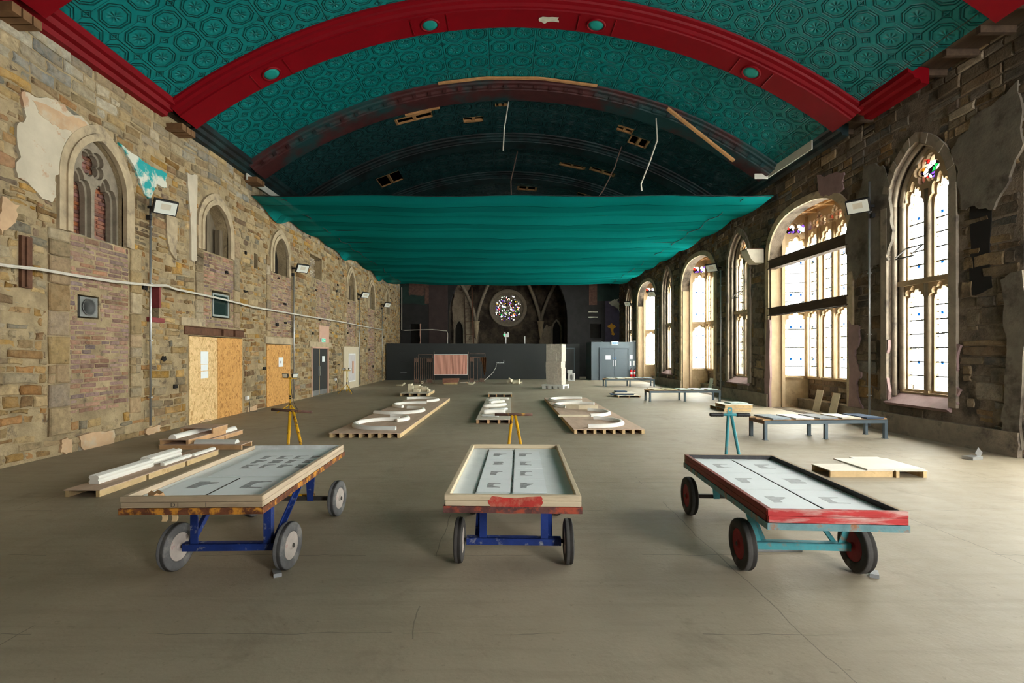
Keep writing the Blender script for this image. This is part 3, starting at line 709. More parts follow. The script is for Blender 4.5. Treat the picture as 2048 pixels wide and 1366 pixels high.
MB().plate(MR, ragged([R(*p) for p in ((1940,395),(1985,380),(1985,575),(1940,590))], .05, 2), [], -.03, .005).build('blackened_niche', M['cubby'], wall_r)
# windows: two-light traceried window, local origin at centre of opening on the floor, +Y along wall
def WM(u, v, w): return Vector((-w, u, v))     # w towards the room
def uvyz(co): return (co.y, co.z)
bars_name = 'saddle_bars'
def lights(root, mapf, us, width, z0, zt, zs_up, H_up, foils, outer, depth, stone, uvf):
    """stone plate with lower and upper cusped lights"""
    zl = zt-.62*width-.16
    for e, w0, w1 in ((.055, depth+.10, depth+.02), (.0, depth+.02, depth-.08)):
        hl = []
        for u in us:
            hl.append(cusped(u, width, z0, zl, width*.62, 5, .22, e)); hl.append(cusped(u, width, zt+.02, zs_up, H_up, 5, .22, e))
        hl += [foil(f[0], f[1], f[2]+e*.6, f[3], .4, f[4]) for f in foils]
        MB().plate(mapf, outer, hl, w0, w1).build('tracery', M[stone], root)
    b = MB(); b.plate(mapf, [(outer[0][0], zt-.06), (outer[1][0], zt-.06), (outer[1][0], zt+.05), (outer[0][0], zt+.05)], [], depth+.17, depth+.02); b.build('transom', M[stone], root)
    for u in us:
        for a, c in ((cusped(u, width, z0, zl, width*.62, 5, .22, .02), 0), (cusped(u, width, zt+.02, zs_up, H_up, 5, .22, .02), 1)):
            MB().plate(mapf, a, [], depth-.045, depth-.05).build('pane', M['glass'], root, uvmap=uvf)
        b = MB(); z = z0+.3
        while z < zs_up:
            if abs(z-zt) > .15 and not zl+.05 < z < zt: b.plate(mapf, rect(u-width/2-.01, u+width/2+.01, z-.013, z+.013), [], depth-.03, depth-.045)
            z += .30
        b.build('saddle_bars', M['iron'], root)
    for f in foils: MB().plate(mapf, foil(f[0], f[1], f[2]+.02, f[3], .4, f[4]), [], depth-.045, depth-.05).build('stained_pane', M['stain'], root, uvmap=uvf)
def make_two(name):
    r = empty(name); o = pointed(-.775, .775, .95, 5.0, 6.15)
    lights(r, WM, (-.255, .42), .46, .96, 3.28, 4.72, .62, [(.08, 5.62, .29, 6, 0)], pointed(-.77, .77, .86, 5.0, 6.13, e=.10), -.36, 'dress_r', uvyz)
    b = MB()       # sloping sill
    q = [(-.1, .66), (.40, .95), (.40, .70), (-.02, .60)]
    A = [b.v((x, -.80, z)) for x, z in q]; B = [b.v((x, .80, z)) for x, z in q]
    b.f(A); b.f(B); [b.f([A[i], A[(i+1) % 4], B[(i+1) % 4], B[i]]) for i in range(4)]
    b.build('sill', M['mauve'], r)
    b = MB()       # roll mouldings up the jambs
    for s_ in (-1, 1): b.tube([(.26, s_*.70, .95), (.26, s_*.70, 5.0)], .06, 8); b.tube([(.12, s_*.76, .80), (.12, s_*.76, 5.0)], .05, 8)
    b.tube([(.30, .08, .96), (.30, .08, 5.2)], .07, 8)
    for e, x, q in ((-.075, .26, .06), (-.015, .12, .05)):
        pts = pointed(-.775, .775, .95, 5.0, 6.15, e=e)[2:]
        b.tube([(x, p[0], p[1]) for p in pts], q, 8)
    b.build('roll_moulding', M['dress_soot'], r)
    b = MB()       # opened casement
    b.bar((.28, .62, 4.05), (.05, .62, 3.85), .02, .02); b.bar((.30, .18, 4.06), (.30, .66, 4.06), .025, .025); b.bar((.08, .18, 3.82), (.08, .66, 3.82), .025, .025); b.bar((.28, .2, 4.05), (.05, .2, 3.85), .02, .02)
    b.build('casement_frame', M['iron'], r)
    return r
names = ['window_10', 'window_11', 'window_12', 'window_13', 'window_14']
tl = ['tall two-light traceried window hidden beside the camera', 'tall two-light traceried window nearest the camera, right wall', 'tall two-light traceried window between the wide bay and the middle bay', 'narrow-looking two-light window between the middle bay and the farthest bay', 'farthest two-light window, behind the slate lobby']
proto = make_two('window_11')
for i, k in enumerate(k_two):
    r = proto if k == 0 else copy_tree(proto, skip=('casement_frame',) if k == 2 else ())
    r.name = names[i]; r.location = (XR, 10.425+PER*k, 0); tag(r, tl[i], 'window', 'two-light windows of the right wall', 'structure')
# bays
def make_bay(name):
    r = empty(name); D = 1.22; y1 = 1.72          # local x outwards, y along wall
    yb = 1.72
    # inner front screen
    FM = lambda u, v, w: Vector((D-w, u, v))
    us = [-1.4, -.7, 0, .7, 1.4]
    fo = []
    for a in (-1.4, -.7, 0, .7, 1.4): fo.append((a-.17, 5.78, .13, 4, PI/4)); fo.append((a+.17, 5.78, .13, 4, PI/4))
    fo += [(a, 5.98, .09, 4, 0) for a in (-1.05, -.35, .35, 1.05)]
    lights(r, FM, us, .49, 1.02, 3.2, 5.05, .42, fo, rect(-1.80, 1.80, .96, 6.2), 0, 'dress_r', uvyz)
    ms = MB()
    for a in (-1.05, -.35, .35, 1.05): ms.tube([(D-.13, a, 1.0), (D-.13, a, 5.6)], .055, 8)
    for a in (-1.70, 1.70): ms.tube([(D-.09, a, 1.0), (D-.09, a, 6.1)], .075, 8)
    ms.build('mullion_roll', M['dress_r'], r)
    for s_ in (-1, 1):                              # end lights, slightly splayed
        A = Vector((.36, s_*1.93, 0)); B = Vector((D+.06, s_*1.74, 0)); d = (B-A).normalized(); nrm = Vector((d.y, -d.x, 0))*(1 if s_ > 0 else -1)
        if nrm.y*s_ > 0: nrm = -nrm
        EM = lambda u, v, w, A=A, d=d, nrm=nrm: A+d*u+Vector((0, 0, v))+nrm*w
        Ln = (B-A).length
        lights(r, EM, (Ln/2+.04,), .64, 1.02, 3.2, 4.95, .5, [(Ln/2-.13, 5.76, .17, 4, PI/4), (Ln/2+.21, 5.76, .17, 4, PI/4)], rect(.0, Ln, .96, 6.2), 0, 'dress_r', lambda co: (co.x, co.z))
        b = MB(); b.plate(EM, rect(.0, Ln, 0, .98), [], .0, -.25); b.plate(EM, rect(0, Ln, .92, .98), [], .06, 0); b.build('end_wall', M['dress_l'], r)
        b = MB(); b.bb(.035, .42, (1.80 if s_ > 0 else -2.25), (2.25 if s_ > 0 else -1.80), 0, 4.72); b.bb(.36, .46, (1.74 if s_ > 0 else -2.25), (2.25 if s_ > 0 else -1.74), 0, 6.3); b.build('jamb', M['dress_r'], r)
        b = MB(); b.bar(A+nrm*.04+d*.03+Vector((0, 0, .98)), A+nrm*.04+d*.03+Vector((0, 0, 6.1)), .1, .1); b.build('oak_jamb', M['dress_r'], r)
    b = MB(); b.bb(D, D+.3, -2, 2, 0, .96); b.build('apron_wall', M['mortar_r'], r)
    b = MB(); masonry(b, lambda u, v, w: Vector((D-w, u, v)), -1.74, 1.74, .3, .93, (.13, .2), (.2, .5), [(.30,.21,.17), (.26,.19,.15), (.33,.26,.2), (.22,.16,.13)], [], seed=31, wave=0, proud=(0, .03)); b.build('stonework', M['stone_r'], r)
    b = MB(); b.bb(D-.08, D+.1, -1.8, 1.8, .92, 1.0, bev=.01); b.build('sill', M['dress_r'], r)
    b = MB(); b.bb(D-.34, D, -1.75, 1.75, 0.001, .26); b.bb(D-.37, D, -1.75, 1.75, .26, .3); b.build('bench', M['dress_soot'], r)
    b = MB(); b.bb(.3, D+.4, -2.05, 2.05, 6.22, 6.34)
    for a in (-1.2, -.4, .4, 1.2): b.bb(.36, D, a-.05, a+.05, 6.12, 6.22)
    for a in (.45, .8, 1.15): b.bb(a-.04, a+.04, -1.8, 1.8, 6.14, 6.22)
    b.build('coffered_ceiling', M['coffer'], r)
    return r
pb = make_bay('window_16'); bl = ['wide bay window beside the camera', 'wide arched bay window crossed by two dark beams, right wall', 'middle arched bay window beyond the narrow window, right wall', 'farthest arched bay window beside the slate lobby']
for i, k in enumerate(k_bay):
    r = pb if k == 0 else copy_tree(pb)
    r.name = 'window_%d' % (15+i); r.location = (XR, 14.35+PER*k, 0); tag(r, bl[i], 'window', 'bay windows of the right wall', 'structure')
for z0, z1, lb, n_ in ((4.45, 4.74, 'upper dark steel beam across the wide bay opening', 'trim_12'), (2.95, 3.2, 'lower dark steel beam across the wide bay opening', 'trim_13')):
    b = MB(); b.bb(XR-.02, XR+.16, 12.46, 16.24, z0, z1); b.bb(XR-.05, XR+.19, 12.46, 16.24, z0, z0+.025); b.bb(XR-.05, XR+.19, 12.46, 16.24, z1-.025, z1)
    b.build(n_, M['timber_d'], kind='structure', label=lb, cat='beam')
# ---- vaulted ceiling ---------------------------------------------------------
RV, XC = 13.0, .235; ZC = 9.64-RV
def VA(s, y, dr=0): a = s/RV; return Vector((XC+(RV+dr)*math.sin(a), y, ZC+(RV+dr)*math.cos(a)))
S0, S1 = -RV*.618, RV*.628
ribs = [3.7, 7.6, 11.5, 14.92, 18.5, 22.3, 26.0, 29.7, 33.4]
chol = [(-3.45,-2.25,15.85,16.25), (-.25,.10,15.75,16.1), (-1.35,-.6,16.6,16.95), (3.75,4.35,16.3,16.6), (4.35,5.0,16.6,17.3), (-5.15,-4.1,19.6,20.7), (2.35,3.35,20.2,20.55), (3.6,4.6,20.0,20.4), (.75,1.6,23.6,24.2), (3.5,4.4,23.3,23.8)]
m = MB(); ns = 120; ys = [ -3 + .2*i for i in range(201)]; grid = {}
uvs = {}
for i in range(ns+1):
    for j, y in enumerate(ys): grid[i, j] = m.v(VA(S0+(S1-S0)*i/ns, y))
for i in range(ns):
    for j in range(len(ys)-1):
        sc_, yc = S0+(S1-S0)*(i+.5)/ns, ys[j]+.1
        if any(a < sc_+XC < b_ and c < yc < d for a, b_, c, d in chol): continue
        m.f([grid[i, j], grid[i+1, j], grid[i+1, j+1], grid[i, j+1]], True)
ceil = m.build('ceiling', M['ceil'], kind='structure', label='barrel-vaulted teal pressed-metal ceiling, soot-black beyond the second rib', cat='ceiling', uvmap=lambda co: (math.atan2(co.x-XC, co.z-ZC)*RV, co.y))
for a, b_, c, d in chol:
    q = MB(); s0, s1 = a-XC, b_-XC
    for (p0, p1) in (((s0, c), (s1, c)), ((s1, c), (s1, d)), ((s1, d), (s0, d)), ((s0, d), (s0, c)), (((s0+s1)/2, c), ((s0+s1)/2, d))): q.bar(VA(p0[0], p0[1], .05), VA(p1[0], p1[1], .05), .07, .1, up=(0, 1, 0) if p0[1] == p1[1] else (1, 0, 0))
    q.build('exposed_joist', M['timber'], ceil)
def rib(yc, name, mt, lab):
    prof = [(-.62, .03), (-.60, -.04), (-.52, -.06), (-.50, -.10), (-.42, -.12), (-.38, -.17), (-.33, -.18), (-.32, -.21), (.30, -.21), (.31, -.17), (.36, -.12), (.42, .03)]
    b = MB(); pts = []
    for i in range(81):
        s_ = S0-.05+(S1-S0+.1)*i/80; a = s_/RV
        pts.append((VA(s_, yc), Vector((0, 1, 0)), Vector((math.sin(a), 0, math.cos(a)))))
    b.sweep(pts, prof)
    return b.build(name, M[mt], kind='structure', label=lab, cat='rib')
rl = ['crimson ceiling rib behind the camera', 'crimson ceiling rib cut by the top left corner', 'big crimson ceiling rib with round teal openings', 'smoke-stained rib with small dark brackets', 'first blackened rib of the burnt vault', 'second blackened rib of the burnt vault', 'third blackened rib above the netting', 'fourth blackened rib above the netting', 'last rib at the end wall']
for i, y in enumerate(ribs):
    ro = rib(y, 'trim_%d' % (20+i), 'red' if i < 3 else ('redsoot' if i == 3 else 'tealsoot'), rl[i])
    if i == 2:
        for X in (-5.40, -1.70, 2.18, 5.80):
            s_ = math.asin((X-XC)/RV)*RV; a = s_/RV
            fr = Matrix((Vector((-math.sin(a), 0, -math.cos(a))), Vector((0, 1, 0)), Vector((math.cos(a), 0, -math.sin(a))))).transposed().to_4x4(); fr.translation = VA(s_, y-.01, -.20)
            MB().lathe([(0, .18), (.02, .18), (.022, .10), (.0215, .001)], fr, 28).build('round_opening', M['teal'], ro)
            MB().lathe([(-.01, .175), (.03, .18), (.04, .20), (.03, .225), (-.01, .235)], fr, 28, True).build('opening_ring', M['red'], ro)
            q = MB()
            for o_ in (-.42, .42): q.bar(VA(s_+o_, y-.28, -.215), VA(s_+o_, y+.26, -.215), .025, .03)
            q.build('panel_bead', M['red'], ro)
        q = MB(); pts = ragged([(.85, -.08), (1.3, -.13), (1.32, .02), (1.0, .1), (.86, .03)], .05, 2)
        q.plate(lambda u, v, w: VA(u-XC, y+v, -.215-w), pts, [], 0, .012); q.build('bare_patch', M['flake'], ro)
    if i == 3:
        q = MB()
        for j in range(36):
            s_ = S0+.3+(S1-S0-.6)*j/35; a = s_/RV
            q.bar(VA(s_-.05, y-.42, -.17), VA(s_+.05, y-.42, -.17), .09, .07, up=(0, 1, 0))
        q.build('bracket', M['redsoot'], ro)
q = MB(); st = [VA(x-XC, 14.25, -.04) for x in (-1.85, -.75, -.4, 1.0, 1.2, 2.72)]
for a, b_ in zip(st[::2], st[1::2]): q.bar(a, b_, .08, .05, up=(0, 0, 1))
q.bar(st[1], st[2], .08, .05); q.bar(st[3], st[4], .08, .05)
q.build('trim_31', M['timber'], kind='structure', label='raw timber batten bent across the vault before the smoke-stained rib', cat='batten')
q = MB(); q.bar(VA(4.55, 13.9, -.32), VA(7.1, 14.6, -.45), .09, .06); q.build('trim_32', M['timber'], kind='structure', label='raw timber batten hanging under the right end of the smoke-stained rib', cat='batten')
q = MB(); q.bar(VA(-3.3, 15.3, -.2), VA(-2.2, 15.3, -.2), .06, .05, up=(0, 0, 1)); q.build('trim_33', M['timber'], kind='structure', label='short loose batten on the smoke-stained rib', cat='batten')
# cornices
prof = [(0, 0), (.02, -.10), (.10, -.12), (.14, -.20), (.24, -.22), (.27, -.30), (.42, -.32), (.42, -.02), (.0, .06)]
def cornice(x0, sgn, y0, y1, z, mt, name, lab):
    b = MB(); b.sweep([(Vector((x0, y0, z)), Vector((sgn, 0, 0)), Vector((0, 0, 1))), (Vector((x0, y1, z)), Vector((sgn, 0, 0)), Vector((0, 0, 1)))], [(p[0], p[1]) for p in prof])
    b.build(name, M[mt], kind='structure', label=lab, cat='cornice')
xe = VA(S0, 0)
cornice(xe.x+.12, -1, -3, 11.1, xe.z+.07, 'red', 'trim_34', 'crimson cornice along the left wall top')
cornice(xe.x+.12, -1, 11.9, 36, xe.z+.07, 'tealsoot', 'trim_35', 'smoke-dark cornice along the left wall top')
xf = VA(S1, 0)
cornice(xf.x-.10, 1, 9.6, 11.1, xf.z+.08, 'red', 'trim_36', 'short crimson cornice remnant beside the big rib, right side')
cornice(xf.x-.02, 1, 11.95, 36, xf.z+.10, 'tealsoot', 'trim_37', 'smoke-dark cornice along the right wall top')
b = MB(); b.bb(XL-.1, xe.x-.12, -3, 36.8, 7.13, 7.17); b.bb(xf.x-.15, XR+.2, -3, 36.8, xf.z+.1, xf.z+.2)
for i in range(60): b.bb(xf.x+.16, XR+.05, -2+.65*i, -1.92+.65*i, xf.z-.02, xf.z+.1)
b.build('trim_38', M['timber_d'], kind='structure', label='charred wall plates and rafters behind the vault edges', cat='timber')
q = MB()
for y in ribs[1:5]:
    for k in range(3): q.bb(-7.62, -7.2, y-.26+k*.17, y-.12+k*.17, 6.78, 6.92)
q.build('trim_39', M['timber_c'], kind='structure', label='timber corbel blocks carrying the ceiling ribs', cat='corbel')
q = MB(); q.bb(-7.5, -7.46, 14.6, 17.2, 6.82, 7.05); q.bb(-7.5, -7.46, 17.3, 20.0, 6.82, 7.0)
q.build('trim_40', M['board_w'], kind='structure', label='peeling white fascia board at the left edge of the burnt vault', cat='fascia')
q = MB(); q.bb(7.85, 7.88, 12.7, 14.8, 6.93, 7.16); q.bb(7.45, 7.85, 14.77, 14.8, 6.9, 7.05); q.build('trim_41', M['board_w'], kind='structure', label='white fascia board at the right end of the smoke-stained rib', cat='fascia')
# roof shell: keeps the attic dark
b = MB(); b.bb(-9, 12, -5, 42, 10.9, 11.1); b.bb(-9, -8.15, -5, 42, 7.2, 10.9); b.bb(XR+.32, XR+.6, -5, 42, 7.4, 10.9); b.plate(lambda u, v, w: Vector((u, -4.6-w, v)), rect(-9, 12, 0, 10.9), [rect(5.2, 7.6, 2.2, 5.6)], 0, .3); b.bb(-9, -8.15, -5, 42, 0, 7.3)  # opening in the unseen rear wall is added to let in fill light
b.build('wall_rear', M['roofdark'], kind='structure', label='dark roof shell and rear wall behind the camera', cat='roof')
# ---- end wall and chancel -----------------------------------------------------
arch = pointed(-4.0, 4.8, .012, 4.3, 9.6, 14); alc = rect(6.5, 7.3, 2.85, 3.9); alc2 = rect(-6.85, -6.1, 2.3, 3.9)
m = MB(); m.plate(ME, rect(-8.6, 9.6, 0, 10.9), [arch, alc, alc2], 0, -.5)
wall_e = m.build('wall_end', M['wallk'], kind='structure', label='blackened end wall with a wide chancel arch', cat='wall')
def epatch(u0, u1, v0, v1, mt, w=.02, rag=0):
    p = rect(u0, u1, v0, v1); p = ragged(p, rag, 3, rp) if rag else p
    MB().plate(ME, p, [], -.001, w).build('wall_finish', M[mt], wall_e)
epatch(-5.45, -4.05, .1, 9, 'wallpb'); epatch(-8.2, -5.6, 5.3, 6.9, 'wallgr', .015, .15); epatch(-6.9, -5.8, 6.0, 7.2, 'brickdark', .025, .12); epatch(-5.75, -5.45, 5.4, 7.2, 'brickdark', .02)
epatch(6.4, 7.0, 5.3, 7.2, 'brickdark', .02); epatch(7.6, 9.4, .1, 5.6, 'wallpu', .03); epatch(7.0, 9.3, 5.6, 7.2, 'wallgr', .02)
for q in ([(7.85,5.55),(8.3,5.75),(8.8,5.3),(9.0,4.4),(9.15,3.9),(8.75,4.0),(8.6,4.9),(8.25,5.2)], [(8.35,5.7),(8.6,5.8),(8.5,5.55)]):
    MB().plate(ME, ragged(q, .12, 3, rp), [], -.001, .045).build('paint_flake', M['flake'], wall_e)
MB().plate(ME, ragged([(7.75,3.75),(8.05,3.95),(8.4,3.7),(8.2,3.5),(8.3,3.1),(8.05,3.1),(8.0,3.45)], .08, 3, rp), [], -.001, .045).build('orange_flake', M['orange'], wall_e)
b = MB(); b.bb(6.3, 7.5, YE+.45, YE+.55, 2.7, 4.1); b.bb(-7, -6, YE+.45, YE+.55, 2.1, 4.1); b.build('alcove_back', M['cubby'], wall_e)
MB().plate(ME, ragged(rect(-6.12, -6.02, 2.3, 3.9), .06, 3, rp), [], -.001, .03).build('torn_plaster', M['pinkp'], wall_e)
b = MB()
for v in (4.75, 4.35): b.plate(ME, ragged(rect(6.35, 7.05, v, v+.08), .03, 2, rp), [], -.001, .03)
b.build('shelf_scar', M['flake'], wall_e)
# chancel: back wall with rose window
YC = 41.0
def MC(u, v, w): return Vector((u, YC-w, v))
rose = [(.45+1.26*math.cos(2*PI*k/64), 5.42+1.26*math.sin(2*PI*k/64)) for k in range(64)]
m = MB(); m.plate(MC, rect(-4.8, 5.6, 0, 10.9), [rose], 0, -.5); m.bb(-5.0, -4.2, YE+.45, YC+.5, 0, 10.9); m.bb(5.0, 5.8, YE+.45, YC+.5, 0, 10.9)
wall_c = m.build('wall_chancel', M['ruin'], kind='structure', label='charred rubble chancel wall around the rose window', cat='wall')
for pts, mt, w in ([(-3.9,.1),(-1.9,.1),(-1.9,4.0),(-2.4,4.4),(-2.3,5.4),(-2.9,6.2),(-2.6,7.4),(-4.1,7.4),(-4.1,4.5)], 'ruin_b', .12), ([(-1.9,.1),(.1,.1),(-.1,3.4),(-1.3,4.1),(-1.9,3.9)], 'ruin', .2), ([(3.2,2),(4.2,2),(4.3,3.6),(3.6,4.1),(3.1,3.2)], 'ruin_b', .1), ([(2.9,5.8),(3.7,6.0),(3.5,7.0),(3.0,6.8)], 'ruin', .15):
    MB().plate(MC, ragged(pts, .2, 3, rp), [], -.001, w).build('ragged_render', M[mt], wall_c)
w = empty('window_20', (.45, YC, 5.42), label='round rose window of stained glass glowing in the chancel wall', cat='window', kind='structure')
RM = lambda u, v, ww: Vector((u, -ww, v))
circ = lambda x, y, r, k=20: [(x+r*math.cos(2*PI*i/k), y+r*math.sin(2*PI*i/k)) for i in range(k)]
for e, w0, w1 in ((.022, .02, -.05), (0, -.05, -.13)):
    hl = []
    for k in range(8):
        a = 2*PI*k/8+PI/8; c, s_ = math.cos(a), math.sin(a)
        pet = [(.14, 0), (.25, .07), (.40, .115), (.52, .09), (.58, 0), (.52, -.09), (.40, -.115), (.25, -.07)]
        hl.append([((p[0])*c-p[1]*(1+e*8)*s_, p[0]*s_+p[1]*(1+e*8)*c) for p in pet])
        a2 = a+PI/8; hl.append(foil(.80*math.cos(a2), .80*math.sin(a2), .185+e, 4, .42, a2+(PI/4)))
        hl.append(circ(.70*math.cos(a), .70*math.sin(a), .075+e*.5, 12))
        for o_ in (-.1, .1): hl.append(circ(1.03*math.cos(a+o_*.9), 1.03*math.sin(a+o_*.9), .06+e*.4, 10))
        hl.append(circ(.93*math.cos(a), .93*math.sin(a), .055+e*.3, 10))
    MB().plate(RM, circ(0, 0, 1.27, 64), hl, w0, w1).build('tracery', M['dress_d'], w)
MB().plate(RM, circ(0, 0, 1.22, 48), [], -.09, -.10).build('stained_pane', M['stain_r'], w, uvmap=lambda co: (co.x*1.6, co.z*1.6))
b = MB(); fr = Matrix.Rotation(PI/2, 4, 'Z'); b.lathe([(-.1, 1.22), (.16, 1.24), (.2, 1.32), (.16, 1.40), (.26, 1.46), (.2, 1.54), (-.05, 1.56)], Matrix.Rotation(-PI/2, 4, 'Z'), 64, True)
b.build('moulded_ring', M['dress_d'], w)
# vault ribs, wall shafts and side niches of the chancel
for x0, x1, lb, n_ in ((-2.15, -4.3, 'left', 42), (3.1, 5.2, 'right', 43)):
    q = MB()
    for tx, tz in ((.45, 9.0), (x1, 8.0)):
        pts = []
        for i in range(17):
            t = i/16; pts.append((x0+(tx-x0)*t, YC-.35-.5*math.sin(t*PI), 4.3+(tz-4.3)*math.sin(t*PI/2)**.8))
        q.tube(pts, .14, 8)
    q.build('trim_%d' % n_, M['dress_d'], kind='structure', label='%s charred vault ribs springing beside the rose window' % lb, cat='rib')
    q = MB(); q.tube([(x0, YC-.3, 2.9), (x0, YC-.3, 3.6), (x0, YC-.3, 4.0), (x0, YC-.3, 4.35)], .2, 10, rr=[.05, .2, .22, .32]); q.build('trim_%d' % (n_+2), M['dress_l'], kind='structure', label='%s stone corbel under the charred vault ribs' % lb, cat='corbel')
for u0, lb, n_ in ((-3.85, 'left', 46), (4.1, 'right', 47)):
    q = MB(); q.plate(MC, pointed(u0, u0+.62, .05, 3.6, 4.35), [], .13, .05); q.build('trim_%d' % n_, M['cubby'], kind='structure', label='%s dark pointed doorway in the chancel wall' % lb, cat='doorway')
    q = MB(); o_ = pointed(u0, u0+.62, .05, 3.6, 4.35); s_ = pointed(u0, u0+.62, .05, 3.6, 4.35, e=.14); A, B = s_[1:]+[s_[0]], o_[1:]+[o_[0]]
    for i in range(len(A)-1):
        c4 = [A[i], A[i+1], B[i+1], B[i]]; lo = [q.v(MC(p[0], p[1], 0)) for p in c4]; hi = [q.v(MC(p[0], p[1], .24)) for p in c4]
        q.f(hi); [q.f([lo[j], lo[(j+1) % 4], hi[(j+1) % 4], hi[j]]) for j in range(4)]
    q.build('trim_%d' % (n_+4), M['dress_d'], kind='structure', label='%s stone surround of a dark chancel doorway' % lb, cat='surround')
# ---- partition and lobby ------------------------------------------------------
P0, P1 = Vector((-7.5, 32.25, 0)), Vector((5.2, 33.75, 0)); pd = (P1-P0).normalized(); pn = Vector((pd.y, -pd.x, 0))
def MP(u, v, w): return P0+pd*u+pn*w+Vector((0, 0, v))
PL = (P1-P0).length
b = MB(); b.plate(MP, rect(0, PL, 0, 2.36), [], 0, -.12)
wall_p = b.build('wall_partition', M['part'], kind='structure', label='low charcoal painted partition before the chancel', cat='wall')
for u, v in ((.9, 1.85), (.9, 1.2)):
    MB().plate(MP, [(u, v-.07), (u+.06, v-.02), (u+.42, v-.005), (u+.42, v+.02), (u+.06, v+.03), (u, v+.08)], [], .001, .02).build('strap_hinge', M['black'], wall_p)
MB().plate(MP, rect(.9, 1.3, .44, .47), [], .001, .02).build('strap_hinge', M['chrome'], wall_p)
d = empty('door_2', MP(11.62, 0, 0), math.atan2(pd.y, pd.x), label='dark panelled door in the partition behind the stone stack', cat='door', kind='structure')
b = MB(); b.plate(lambda u, v, w: Vector((u, -w, v)), rect(-.05, .82, .0, 2.1), [rect(.0, .77, .01, 2.04)], .0, .05); b.build('door_frame', M['doorg'], d)
MB().bb(.0, .77, -.02, -.001, .01, 2.04).build('door_leaf', M['doord'], d)
b = MB(); b.bb(5.72, 8.72, 32.2, 34.2, 0, 2.46); wall_b = b.build('wall_lobby', M['boxg'], kind='structure', label='slate grey boxed lobby at the right end of the partition', cat='wall')
d = empty('door_3', (7.2, 32.2, 0), label='slate double door of the boxed lobby', cat='door', kind='structure')
b = MB(); b.plate(lambda u, v, w: Vector((u, -w, v)), rect(-.97, .97, 0.001, 2.1), [rect(-.88, .88, .01, 2.03)], .0, .06); b.build('door_frame', M['doorg'], d)
for s_ in (-1, 1):
    lf = MB().bb(-.875 if s_ < 0 else .012, -.012 if s_ < 0 else .875, -.03, -.001, .012, 2.02, bev=.004).build('door_leaf', M['doorg'], d)
    MB().bb(.03*s_-.02+.05*s_, .03*s_+.02+.05*s_, -.05, -.03, .9, 1.28).build('push_plate', M['white'], lf)
    MB().bb(.08*s_-.025, .08*s_+.025, -.036, -.03, 1.38, 1.44).build('blue_sticker', M['sblue'], lf)
# ================================================================== THINGS
# ---- plaster trolleys ---------------------------------------------------------
def rim_side(b0, a, c, z0, z1, th, axis):
    q = MB()
    if axis == 'x': q.bb(a, c, b0-th/2, b0+th/2, z0, z1, bev=.004)
    else: q.bb(b0-th/2, b0+th/2, a, c, z0, z1, bev=.004)
    return q
def wheel_mesh(r, w):
    h = w/2
    return [(-h*.7, r*.58), (-h, r*.66), (-h, r*.84), (-h*.85, r*.95), (-h*.62, r*.985), (-h*.58, r*.965), (-h*.34, r*.998), (-h*.30, r*.975), (-h*.04, r), (0, r*.975), (h*.04, r), (h*.30, r*.975), (h*.34, r*.998), (h*.58, r*.965), (h*.62, r*.985), (h*.85, r*.95), (h, r*.84), (h, r*.66), (h*.7, r*.58)]
def hub_mesh(r, w):
    h = w/2
    return [(-h*.72, r*.60), (-h*.80, r*.56), (-h*.45, r*.50), (-h*.30, r*.20), (-h*.95, r*.15), (-h*1.1, r*.06), (h*1.1, r*.06), (h*.95, r*.15), (h*.30, r*.20), (h*.45, r*.50), (h*.80, r*.56), (h*.72, r*.60)]
